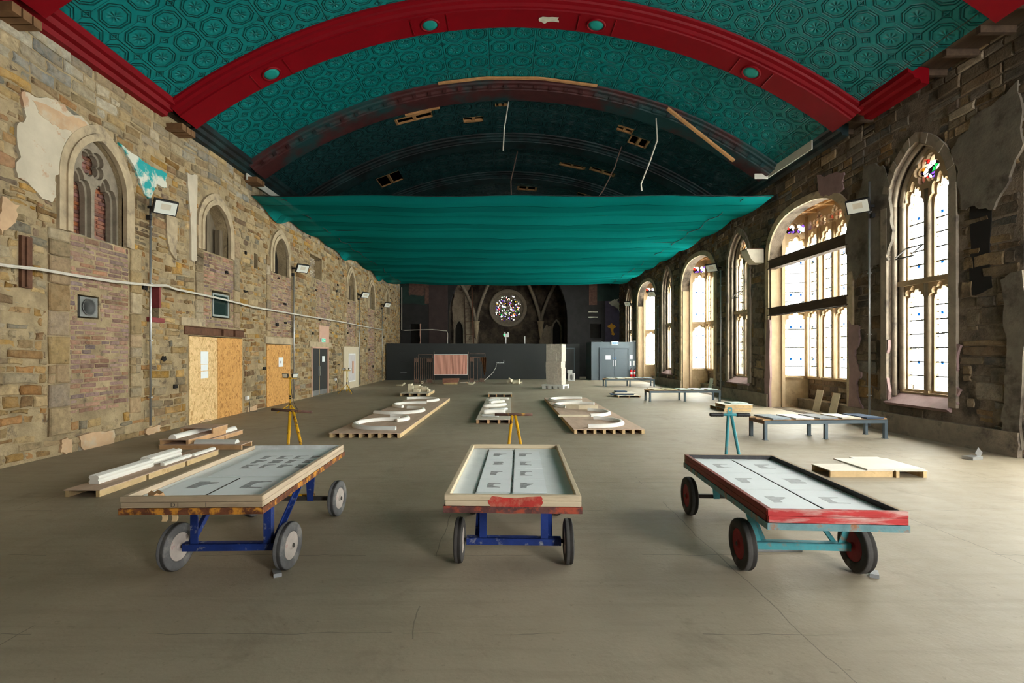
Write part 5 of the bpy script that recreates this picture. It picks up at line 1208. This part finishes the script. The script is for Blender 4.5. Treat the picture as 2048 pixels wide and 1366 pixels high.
table('farthest low steel table in front of the slate lobby', 5.36, 26.05, math.radians(3), sl(['slab_w', 'slab_w', 'slab_c', 'slab_b', 'slab_b'], ['whitish', 'whitish', 'cream', 'bluish', 'bluish']), 'the farthest steel table')
for (x, y, h, w, mt, lb, tz) in ((9.33, 14.9, .66, .30, 'slab_c', 'larger beige panel leaning on the bench in the wide bay', .22), (9.36, 14.2, .62, .30, 'slab_c', 'smaller beige panel leaning nearer in the wide bay', .22), (9.33, 22.6, .62, .34, 'slab_t', 'pale green panel leaning in the middle bay', .22)):
    o = MB().bb(-.011, .011, -w/2, w/2, 0, h, bev=.002).build('leaning_panel', M[mt], None, lb, 'panel', 'panels leaning in the bays', loc=(x, y, .004)); o.rotation_euler = (0, tz, 0)
# ---- stone stack ------------------------------------------------------------------
rz = math.radians(-27); cx, cy = 2.66, 24.75
Rm = Matrix.Translation((cx, cy, 0)) @ Matrix.Rotation(rz, 4, 'Z')
o = MB().bb(-.62, .5, -.42, .48, .13, .2, bev=.006).build('base_slab', M['cast_g'], None, 'white slab under the tall stone stack', 'slab', loc=(cx, cy, 0)); o.rotation_euler = (0, 0, rz)
k = 0
for i in range(4):
    for s_ in (0, 1):
        o = MB().bb(-.1, .1, -.1, .1, 0, .128, bev=.006).build('support_block', M['cast_g'], None, '%s white block in the %s row under the stone stack' % (['left end', 'second', 'third', 'right end'][i], ['front', 'rear'][s_]), 'block', 'white blocks under the stone stack', loc=Rm @ Vector((-.5+.3*i, -.3+.66*s_, .001))); o.rotation_euler = (0, 0, rz)
def stone(poly, lb, d=.30, off=0):
    off = -.035 if 'left' in lb else .02
    q = MB(); q.plate(lambda u, v, w: Vector((u, w, v)), ragged(poly, .008, 2), [], -d+off, d+off)
    bmesh.ops.bevel(q.bm, geom=[e for e in q.bm.edges if e.is_manifold and e.calc_face_angle(0) > .8], offset=.012, segments=1, affect='EDGES')
    o = q.build('carved_stone', M['concr'], None, lb, 'stone', 'interlocking stones of the tall stack', loc=(cx, cy, .201)); o.rotation_euler = (0, 0, rz)
    return o
stone([(-.40, 0), (.38, 0), (.38, .82), (.17, .82), (.17, .52), (.06, .52), (.06, .2), (-.40, .2)], 'lower right stepped stone of the tall stack')
stone([(-.40, .205), (.053, .205), (.053, .525), (.163, .525), (.163, .825), (.37, .825), (.37, 1.12), (-.42, 1.12), (-.42, .7)], 'lower left stepped stone of the tall stack')
stone([(-.40, 1.128), (.12, 1.128), (.12, 1.55), (-.12, 1.55), (-.12, 1.98), (-.40, 1.98)], 'upper left stepped stone of the tall stack')
stone([(.128, 1.128), (.38, 1.128), (.38, 1.98), (-.112, 1.98), (-.112, 1.558), (.128, 1.558)], 'upper right stepped stone of the tall stack')
# ---- white ceramics ------------------------------------------------------------------
u_ = empty('urinal', (4.32, 31.3, 0), -.25, 'white ceramic urinal standing on the floor beside the stone stack', 'urinal')
q = MB(); q.plate(lambda u, v, w: Vector((u, -w, v)), [(-.2, 0), (.2, 0), (.2, .46), (-.02, .48), (-.2, .46)], [[(.0+.09*math.cos(2*PI*i/20), .24+.17*math.sin(2*PI*i/20)) for i in range(20)]], -.15, .15); q.build('shell', M['white'], u_)
q = MB(); q.bb(-.19, .19, .1, .15, .01, .45); q.build('bowl_back', M['cast_g'], u_)
o = MB().bb(-.15, .15, -.1, .1, 0, .2, bev=.015).build('cistern', M['white'], None, 'white ceramic cistern perched on the urinal', 'cistern', loc=(4.22, 31.35, .482)); o.rotation_euler = (0, 0, -.2)
# ---- gates and cloth ----------------------------------------------------------------
def gate(label, x0, x1, y, h, n, tall, skew=0):
    W = x1-x0; t = empty('rusty_gate', (x0, y, 0), skew, label, 'gate', 'rusty iron gates')
    q = MB(); q.bb(0, W, -.02, .02, .05, .09); q.bb(0, W, -.02, .02, h-.04, h); q.build('rail', M['gate'], t)
    for i in range(n): X = .02+(W-.04)*i/(n-1); q = MB(); q.bb(X-.018, X+.018, -.018, .018, 0.001, h+(.02 if i % 2 else 0)); q.build('upright', M['gate'], t)
    for X, Z in ((.0, h-.25), (W-.32, h-.25), (.0, .06), (W-.32, .06)): q = MB(); q.bb(X, X+.26, -.012, .012, Z, Z+.2); q.build('corner_plate', M['gate'], t)
    q = MB(); a = W*.22 if tall < 0 else 0; e = W if tall < 0 else W
    q.tube([(a, .03, h), (a, .03, h+.2), (e, .03, h+.2), (e, .03, h)], .014, 6); q.build('top_hoop', M['gate'], t)
    return t
gate('left rusty iron gate beside the pink cloth', -5.08, -4.02, 28.75, 1.47, 10, -1)
gate('right rusty iron gate beside the pink cloth, brown rag on it', -1.93, -1.02, 29.4, 1.50, 5, 1)
st_ = empty('cloth_stand', (-2.95, 28.7, 0), 0, 'pair of thin rusty posts holding the pink cloth between the gates', 'stand')
for X in (-.98, .98): MB().tube([(X, .02, .001), (X, .02, 1.82)], .016, 8).build('post', M['gate'], st_)
MB().tube([(-.98, .02, 1.68), (.98, .02, 1.68)], .012, 8).build('cross_rod', M['gate'], st_)
q = MB(); g = {}; n, mm = 60, 20
for i in range(n+1):
    for j in range(mm+1):
        u, v = -.94+1.88*i/n, .52+1.14*j/mm; k = i/n
        g[i, j] = q.v((u, -.02-.02*math.sin(i*1.1+j*.15*math.sin(i))*k-.012*math.sin(i*.5+j*.2), v))
for i in range(n):
    for j in range(mm): q.f([g[i, j], g[i+1, j], g[i+1, j+1], g[i, j+1]], True)
bmesh.ops.solidify(q.bm, geom=q.bm.faces[:], thickness=.004)
c_ = q.build('pink_cloth', M['pink'], None, 'pale pink cloth sheet stretched between the two rusty gates', 'cloth', loc=(-2.95, 28.45, 0))
q = MB(); q.bb(-.955, -.935, -.03, -.01, .5, 1.68); q.bb(.935, .955, -.03, -.01, .5, 1.68); q.bb(-.955, .955, -.035, -.015, 1.655, 1.685); q.bb(-.955, .955, -.035, -.015, .5, .525); q.build('white_edging', M['white'], c_); c_.rotation_euler = (0, 0, .2)
q = MB(); g = {}
for i in range(13):
    for j in range(15):
        u, v = i/12, j/14; wd_ = .30*(1-.55*v)
        g[i, j] = q.v(((u-.5)*wd_+.06*v, -.05-.04*math.sin(u*14+v*2), -.95*v-(.1*math.sin(u*5))*v))
for i in range(12):
    for j in range(14): q.f([g[i, j], g[i+1, j], g[i+1, j+1], g[i, j+1]], True)
bmesh.ops.solidify(q.bm, geom=q.bm.faces[:], thickness=.006)
q.build('brown_rag', M['brown_cloth'], None, 'rust-brown rag hanging from the right end of the right gate', 'rag', loc=(-1.10, 29.36, 1.5))
q = MB(); q.plate(lambda u, v, w: Vector((u, v, w)), [(-.42, -.3), (.42, -.26), (.46, .3), (-.5, .28)], [], 0, .06)
o = q.build('stone_slab', M['brickred'], None, 'mottled red slab tilted on the floor below the pink cloth', 'slab', loc=(-2.92, 28.22, .15)); o.rotation_euler = (.38, 0, 0)
o = MB().bb(-.38, .38, -.04, .04, 0, .1, bev=.004).build('slab_prop', M['pine'], None, 'pale timber edge propping the mottled red slab', 'timber', loc=(-2.9, 27.98, .001))
# wall hook and cable on the partition
hp = MP(7.15, 1.10, 0)
hk = empty('coil_hook', hp, math.atan2(pd.y, pd.x), 'white coiled hook fixed to the charcoal partition right of the gates', 'hook')
q = MB(); q.tube([(.0+.48*i/48, -.06-.028*math.cos(i*1.3), .03*math.sin(i*1.3)) for i in range(49)], .012, 6); q.build('coil', M['white'], hk)
MB().bb(.46, .5, -.08, -.001, -.06, .14).build('bracket', M['chrome'], hk)
q = MB(); P_ = [MP(7.15, 1.05, .06), MP(7.1, .8, .1), MP(6.9, .45, .15), Vector((-.95, 30.8, .2)), Vector((-1.2, 30.2, .03)), Vector((-1.9, 29.9, .02)), Vector((-2.5, 29.2, .02))]
q.tube(P_, .016, 6); q.build('white_hose', M['cable'], None, 'white hose running from the partition hook down to the floor', 'hose')
# ---- lamp stands ---------------------------------------------------------------------
def lampstand(label, loc, zt_, hub, rad, pole_m, twin):
    t = empty('lamp_stand', loc, 0, label, 'lamp', 'yellow tripod work lights')
    MB().tube([(0, 0, .08), (0, 0, zt_)], .017, 10).build('pole', M[pole_m], t)
    for z in (zt_*.42, zt_*.48, hub): MB().tube([(0, 0, z-.025), (0, 0, z+.025)], .027, 10).build('collar', M['black'], t)
    for i, a in enumerate((205, 320, 85)):
        c, s_ = math.cos(math.radians(a)), math.sin(math.radians(a))
        lg = MB().tube([(0, 0, hub), (c*rad, s_*rad, .015)], .012, 8).build('leg', M[pole_m], t)
        MB().tube([(c*rad*.45, s_*rad*.45, hub*.55+.0), (0, 0, .1)], .008, 6).build('strut', M[pole_m], t)
    MB().tube([(-.14, 0, zt_), (.14, 0, zt_)], .013, 8).build('cross_arm', M[pole_m], t)
    for s_ in ((-1, 1)):
        R_ = Matrix.Translation((s_*.12, 0, zt_+.08)) @ Matrix.Rotation((-.25 if s_ < 0 else 1.0), 4, 'Z') @ Matrix.Rotation(.25, 4, 'X')
        q = MB(); sc_ = 1 if twin else .8
        P2 = [(-.09*sc_, -.065*sc_), (.09*sc_, -.065*sc_), (.09*sc_, .065*sc_), (-.09*sc_, .065*sc_)]; P3 = [(-.055*sc_, -.035*sc_), (.055*sc_, -.035*sc_), (.055*sc_, .035*sc_), (-.055*sc_, .035*sc_)]
        A = [q.v(R_ @ Vector((p[0], -.05, p[1]))) for p in P2]; B = [q.v(R_ @ Vector((p[0], .05, p[1]))) for p in P3]
        q.f(A); q.f(B); [q.f([A[i], A[(i+1) % 4], B[(i+1) % 4], B[i]]) for i in range(4)]
        h = q.build('lamp_head', M['black'], t)
        q = MB(); q.plate(lambda u, v, w: R_ @ Vector((u, -.0505-w, v)), [(p[0]*.85, p[1]*.85) for p in P2], [], 0, .003); q.build('lamp_glass', M['lampface'], h)
        q = MB(); q.tube([R_ @ Vector((-.1*sc_, 0, 0)), R_ @ Vector((-.1*sc_, 0, -.09)), R_ @ Vector((.1*sc_, 0, -.09)), R_ @ Vector((.1*sc_, 0, 0))], .006, 6); q.build('yoke', M[pole_m], h)
    q = MB(); q.tube([(.03, .02, zt_*.7), (.05, .03, zt_*.45), (.12, .05, .2), (.25, .1, .01)], .006, 6); q.build('flex', M['black'], t)
lampstand('yellow tripod work light behind the left trolley handle', (-6.2, 14.6, 0), 1.02, .26, .36, 'yellowc', True)
lampstand('yellow tripod work light far off before the cream poster panel', (-6.72, 21.6, 0), .98, .42, .36, 'yellowc', False)
# ---- floodlights and conduits -----------------------------------------------------------
def flood(side, Y, z, size, label, rz_):
    Y -= .09; size *= 1.12; rz_ *= 1.6
    sgn = 1 if side == 'l' else -1; X = (XL if side == 'l' else XR)
    t = empty('floodlight', (X+sgn*.05, Y, z), 0, label, 'floodlight', 'wall floodlights')
    q = MB(); q.bar((-sgn*.005, 0, 0), (sgn*.2, 0, .0), .05, .05); q.build('arm', M['black'], t)
    M_ = Matrix.Translation((sgn*.36, 0, .0)) @ Matrix.Rotation(rz_, 4, 'Z') @ Matrix.Rotation(.6, 4, 'X')
    q = MB(); q.box(None, (size, .08, size*.72), M=M_, bev=.012); h = q.build('housing', M['black'], t)
    q = MB(); q.box(None, (size*.88, .004, size*.60), M=M_ @ Matrix.Translation((0, -.043, 0))); q.build('lamp_glass', M['lampface'], h)
    q = MB(); q.box(None, (size*.4, .004, size*.28), M=M_ @ Matrix.Translation((0, -.046, size*.05))); q.build('led_panel', M['slab_c'], h)
    q = MB(); q.box((sgn*.02, .0, -.22), (.09, .06, .1)); q.build('junction_box', M['black'], t)
fl_ = [('l', 10.72, 4.85, .40, 'floodlight on the left wall beside the turquoise paint patch'), ('l', 18.0, 4.78, .40, 'floodlight on the left wall below the netting, second from the camera'), ('l', 26.2, 4.78, .40, 'third floodlight along the left wall'), ('l', 31.2, 4.75, .40, 'farthest floodlight on the left wall, near the black end wall'),
       ('r', 11.66, 5.15, .42, 'floodlight on the right wall between the nearest window and wide bay'), ('r', 19.75, 5.1, .42, 'floodlight on the right wall beside the middle bay arch'), ('r', 27.6, 5.0, .42, 'floodlight on the right wall beside the farthest bay'), ('r', 33.0, 5.0, .42, 'farthest floodlight on the right wall above the lobby')]
for s_, Y, z, sz, lb in fl_: flood(s_, Y, z, sz, lb, .55 if s_ == 'l' else -.55)
for s_, Y, z0, z1, lb in (('l', 10.66, .2, 5.05, 'galvanised conduit down the left wall under the nearest floodlight'), ('l', 17.98, .1, 4.6, 'galvanised conduit beside the single orange board, left wall'), ('l', 26.28, .1, 4.6, 'galvanised conduit right of the cream poster panel'), ('l', 31.2, .1, 4.6, 'galvanised conduit near the far end of the left wall'), ('r', 11.66, .05, 5.75, 'galvanised conduit down the right wall by the nearest window'), ('r', 19.6, .05, 5.0, 'galvanised conduit on the right wall beside the middle bay'), ('r', 27.5, .05, 4.9, 'galvanised conduit on the right wall beside the farthest bay')):
    X = XL+.075 if s_ == 'l' else XR-.085
    t = empty('conduit', (X, Y, z0), 0, lb, 'pipe', 'wall conduits')
    MB().tube([(0, 0, 0), (0, 0, z1-z0)], .022, 8).build('tube', M['chrome'], t)
    for k in range(4): MB().bb(-.035, .035, -.035, .035, (z1-z0)*(k+.5)/4-.012, (z1-z0)*(k+.5)/4+.012).build('clip', M['chrome'], t)
q = MB(); P_ = []
cp = [(-30, 527), (0, 531), (60, 537), (130, 549), (210, 562), (292, 570), (320, 570), (335, 577), (380, 586), (440, 599), (500, 614), (560, 624), (583, 628), (620, 634), (680, 644), (720, 652), (765, 660)]
for x, y in cp: Y, z = L(x, y); P_.append((XL+.135+.012*math.sin(x), Y, z))
q.tube(P_, .02, 6); q.tube([(p[0]+.03, p[1], p[2]-.025) for p in P_], .012, 6); q.build('white_cable', M['cable'], None, 'white cable sagging along the whole left wall', 'cable')
sp_ = empty('horn_speaker', (XR-.06, 16.62, 4.93), 0, 'white curved horn loudspeaker on the right wall left of the wide bay', 'speaker')
q = MB(); q.plate(lambda u, v, w: Vector((-u, w, v)), [(0, .24), (.55, .24), (.55, .20), (.42, -.08), (.28, -.22), (0, -.22)], [], -.2, .2); q.build('horn', M['slab_c'], sp_)
q = MB(); q.bb(-.57, -.02, -.215, .215, .235, .255); q.build('rim', M['rustbox'], sp_)
sk = empty('floor_socket', (7.75, 8.25, 0), .3, 'small metal floor box with opened lid at the foot of the right wall', 'socket')
MB().bb(-.12, .12, -.08, .08, .001, .05, bev=.004).build('box', M['chrome'], sk); q = MB(); q.bar((.12, 0, .05), (.2, 0, .14), .14, .006, up=(0, 1, 0)); q.build('lid', M['chrome'], sk)
for x, y, z, lb in ((XL+.03, 14.78, .42, 'white wall socket right of the wide strand-board hoarding'), (XL+.03, 22.6, .55, 'wall socket with black lead right of the charcoal double door')):
    t = empty('wall_socket', (x, y, z), 0, lb, 'socket', 'wall sockets'); MB().bb(-.03, .04, -.07, .07, -.06, .06, bev=.006).build('face', M['white'], t); q = MB(); q.tube([(.045, .02, -.03), (.07, .03, -.2), (.05, .06, -z+.02), (.25, .1, -z+.012)], .008, 6); q.build('lead', M['black'], t)
# ---- lobby signs and extinguishers --------------------------------------------------------
yf = 32.2
def notice(name, x0, x1, z0, z1, y, lb, mt='paper'):
    return MB().bb(x0, x1, y-.006, y-.002, z0, z1).build(name, M[mt], None, lb, 'notice', 'notices around the lobby doors')
notice('paper_notice', 6.63, 6.95, 1.34, 1.60, 32.17, 'white notice on the left leaf of the lobby double door')
notice('paper_notice', 8.19, 8.38, 1.36, 1.62, yf, 'upper white notice right of the lobby door')
notice('paper_notice', 8.17, 8.28, .92, 1.22, yf, 'lower left white notice above the extinguishers')
notice('paper_notice', 8.40, 8.52, .94, 1.24, yf, 'lower right white notice above the extinguishers')
s_ = empty('exit_sign', (7.22, 32.17, 2.28), 0, 'white and blue lit exit sign at the top of the slate lobby', 'sign')
MB().bb(-.22, .22, -.04, .03, 0, .2, bev=.004).build('housing', M['white'], s_); MB().bb(-.2, .2, -.045, -.041, .02, .18).build('sign_face', M['ledb'], s_)
q = MB()
for u0, u1, v0, v1 in ((-.16, -.08, .04, .16), (-.04, .02, .04, .16), (.05, .11, .04, .16), (.13, .17, .06, .14)): q.bb(u0, u1, -.048, -.045, v0, v1)
q.build('pictogram', M['sblue'], s_)
for x, r, h, lb in ((8.25, .085, .46, 'larger red fire extinguisher right of the lobby door'), (8.47, .06, .42, 'slimmer red fire extinguisher at the right corner of the lobby')):
    t = empty('fire_extinguisher', (x, 32.08, .24), 0, lb, 'extinguisher', 'fire extinguishers'); Rz = Matrix.Rotation(-PI/2, 4, 'Y')
    MB().lathe([(0, r*.9), (.01, r), (h*.78, r), (h*.9, r*.75), (h, r*.3)], Rz, 18).build('cylinder', M['fire'], t)
    MB().lathe([(.14, r*1.01), (.28, r*1.01)], Rz, 18).build('label_band', M['white'], t)
    q = MB(); q.bb(-.02, .02, -.02, .02, h, h+.05); q.bar((-.02, 0, h+.06), (.08, 0, h+.09), .02, .012, up=(0, 1, 0)); q.build('valve', M['black'], t)
    q = MB(); q.tube([(0, -.02, h+.02), (-r*1.1, -.03, h*.9), (-r*1.15, -.03, h*.4)], .011, 6); q.build('hose', M['black'], t)
    MB().bb(-.03, .03, .02, .119, h*.5, h*.6).build('bracket', M['iron'], t)
for x, lb in ((8.32, 'left small white twin lamp on the lobby roof edge'), (8.58, 'right small white twin lamp on the lobby roof edge')):
    t = empty('emergency_lamp', (x, 32.4, 2.461), 0, lb, 'lamp', 'small lamps on the lobby roof'); MB().bb(-.09, .09, -.05, .05, 0, .09, bev=.01).build('body', M['white'], t); MB().bb(-.07, .07, -.055, -.05, .02, .07).build('lens', M['lampface'], t)
e_ = empty('emergency_light', MP(7.78, 2.361, -.06), 0, 'white emergency light with green indicator on a post above the partition', 'lamp')
MB().tube([(0, 0, 0), (0, 0, .45)], .03, 8).build('post', M['white'], e_); MB().bb(-.12, .2, -.05, .05, .45, .68, bev=.008).build('housing', M['white'], e_)
for u in (-.06, .14): MB().tube([(u, -.02, .68), (u, -.02, .78)], .045, 10).build('lamp_head', M['white'], e_)
MB().bb(-.16, -.07, -.06, -.05, .55, .63).build('indicator', M['ledg'], e_)
MB().tube([(0, 0, 0), (0, 0, .52)], .035, 8).build('white_post', M['cast_g'], None, 'short white post standing above the partition right of the emergency light', 'post', loc=MP(9.05, 2.361, -.06))
# ladder by the ragged render
ld = empty('rusty_ladder', (-2.55, 38.6, 0), 0, 'tall rusty ladder leaning in the chancel left of the rose window', 'ladder')
for X, X2, mt in ((-.25, -.55, 'timber_d'), (.38, .1, 'rustbox')): MB().bar((X, 0, .02), (X2, 1.6, 7.0), .10, .10, up=(0, 1, 0)).build('rail', M[mt], ld)
for i in range(12):
    t = .08+.9*i/12; MB().tube([(-.25-.3*t, 1.6*t, 7*t), (.38-.28*t, 1.6*t, 7*t)], .016, 6).build('rung', M['rustbox'], ld)
q = MB(); q.tube([ME(-7.45, 6.6, .05), ME(-7.45, 3.45, .05), ME(-7.2, 3.42, .05), ME(-5.2, 3.48, .05), ME(-4.4, 3.4, .05), ME(-4.12, 3.38, .05), ME(-4.05, 3.2, .05), ME(-4.05, .1, .05)], .03, 8); q.build('end_conduit', M['cable'], None, 'pale conduit bending across the black end wall at left', 'pipe')
q = MB(); q.tube([ME(6.5, 2.62, .06), ME(7.3, 2.62, .06), ME(7.42, 2.55, .06), ME(7.45, 2.0, .06)], .03, 8); q.build('end_conduit', M['chrome'], None, 'grey conduit bend below the right alcove of the end wall', 'pipe')
# ---- netting ---------------------------------------------------------------------------
q = MB(); g = {}; nx, ny = 90, 150
for i in range(nx+1):
    for j in range(ny+1):
        u, v = i/nx, j/ny; X = -7.50+15.62*u; Y = 14.95+18.9*v
        sag = -.24*math.sin(PI*u)**.5*(math.sin((v*9.0) % 1*PI))**.7
        edge = min(u, 1-u)*15.6
        z = 6.45+sag*(1 if v > .01 else .2)-.03*math.sin(u*23+v*9)*.6
        if edge < 1.2: z -= (1.2-edge)*.10*abs(math.sin(v*PI*7))
        if u < .005: z -= .25*max(0, math.sin(v*PI*5.5))**4
        g[i, j] = q.v((X, Y, z))
for i in range(nx):
    for j in range(ny): q.f([g[i, j], g[i+1, j], g[i+1, j+1], g[i, j+1]], True)
nt = q.build('debris_netting', M['net'], None, 'wide teal debris netting slung below the burnt vault', 'netting')
q = MB()
for k in range(9): v = (k+.0)/9; q.tube([(-7.5+15.6*i/30, 14.95+18.9*v, 6.455-.02*math.sin(i*.7)) for i in range(31)], .012, 6)
for sx in (-6.6, 7.2): q.tube([(sx+.06*math.sin(i*1.3), 14.95+18.9*i/60, 6.36+.03*math.sin(i)) for i in range(61)], .012, 6)
q.build('support_rope', M['tealsoot'], nt)
# ---- hanging wires ----------------------------------------------------------------------
for pts, mt, lb in (([VA(-.05, 15.3, -.2), (.05, 15.3, 8.6), (.02, 15.32, 7.95)], 'cable', 'pale cable hanging straight down at the middle of the burnt vault'), ([VA(4.45, 14.7, -.25), (4.55, 14.7, 8.0), (4.35, 14.75, 7.4), (4.1, 14.8, 6.75), (4.12, 14.8, 6.55)], 'cable', 'frayed white cable hanging at the right of the smoke-stained rib'), ([VA(.35, 19.4, -.05), (.32, 19.4, 8.4), (.36, 19.42, 7.6)], 'gate', 'thin dark wire hanging deeper in the burnt vault'), ([VA(4.0, 17.4, -.1), (3.9, 17.4, 8.2), (3.5, 17.4, 7.4), (3.0, 17.4, 6.7)], 'gate', 'thin slack wire hanging at the right of the burnt vault')):
    q = MB(); q.tube(pts, .022, 6); q.build('hanging_wire', M[mt], None, lb, 'wire', 'wires hanging from the burnt vault')
# ================================================================== LIGHT AND CAMERA
wd = bpy.data.worlds.new('overcast_sky'); SC.world = wd; wd.use_nodes = True
bg = wd.node_tree.nodes['Background']; bg.inputs[0].default_value = (1.0, .98, .95, 1); bg.inputs[1].default_value = 46.0
def portal(name, mp, u, v, su, sv, rot):
    l = bpy.data.lights.new(name, 'AREA'); l.shape = 'RECTANGLE'; l.size = su; l.size_y = sv; l.energy = 1
    l.cycles.is_portal = True
    o = bpy.data.objects.new(name, l); COL.objects.link(o); o.location = mp; o.rotation_euler = rot
for k in k_two: portal('window_portal', (XR+.45, 10.5+PER*k, 3.5), 0, 0, 5.4, 1.6, (0, PI/2, 0))
for k in k_bay: portal('bay_portal', (XR+1.36, 14.35+PER*k, 3.6), 0, 0, 5.4, 3.6, (0, PI/2, 0))
portal('rear_portal', (6.4, -5.0, 3.9), 0, 0, 2.6, 3.6, (PI/2, 0, 0))
portal('rose_portal', (.45, YC+.3, 5.42), 0, 0, 2.6, 2.6, (-PI/2, 0, 0))
cam = bpy.data.cameras.new('camera'); co = bpy.data.objects.new('camera', cam); COL.objects.link(co)
co.location = (0, 0, EYE); co.rotation_euler = (PI/2, 0, 0)
cam.sensor_width = 36; cam.lens = 36*FPX/2048
cam.shift_x = (1024-VX)/2048; cam.shift_y = (VY-683)/2048
cam.clip_start = .05; cam.clip_end = 200
SC.camera = co
SC.view_settings.view_transform = 'Standard'; SC.view_settings.look = 'None'
SC.view_settings.gamma = 1; SC.view_settings.exposure = 0.35; SC.view_settings.use_curve_mapping = False
SC.cycles.use_denoising = True; SC.cycles.filter_width = 1.1
SC.cycles.max_bounces = 10; SC.cycles.diffuse_bounces = 7; SC.cycles.transparent_max_bounces = 24
SC.cycles.sample_clamp_indirect = 8
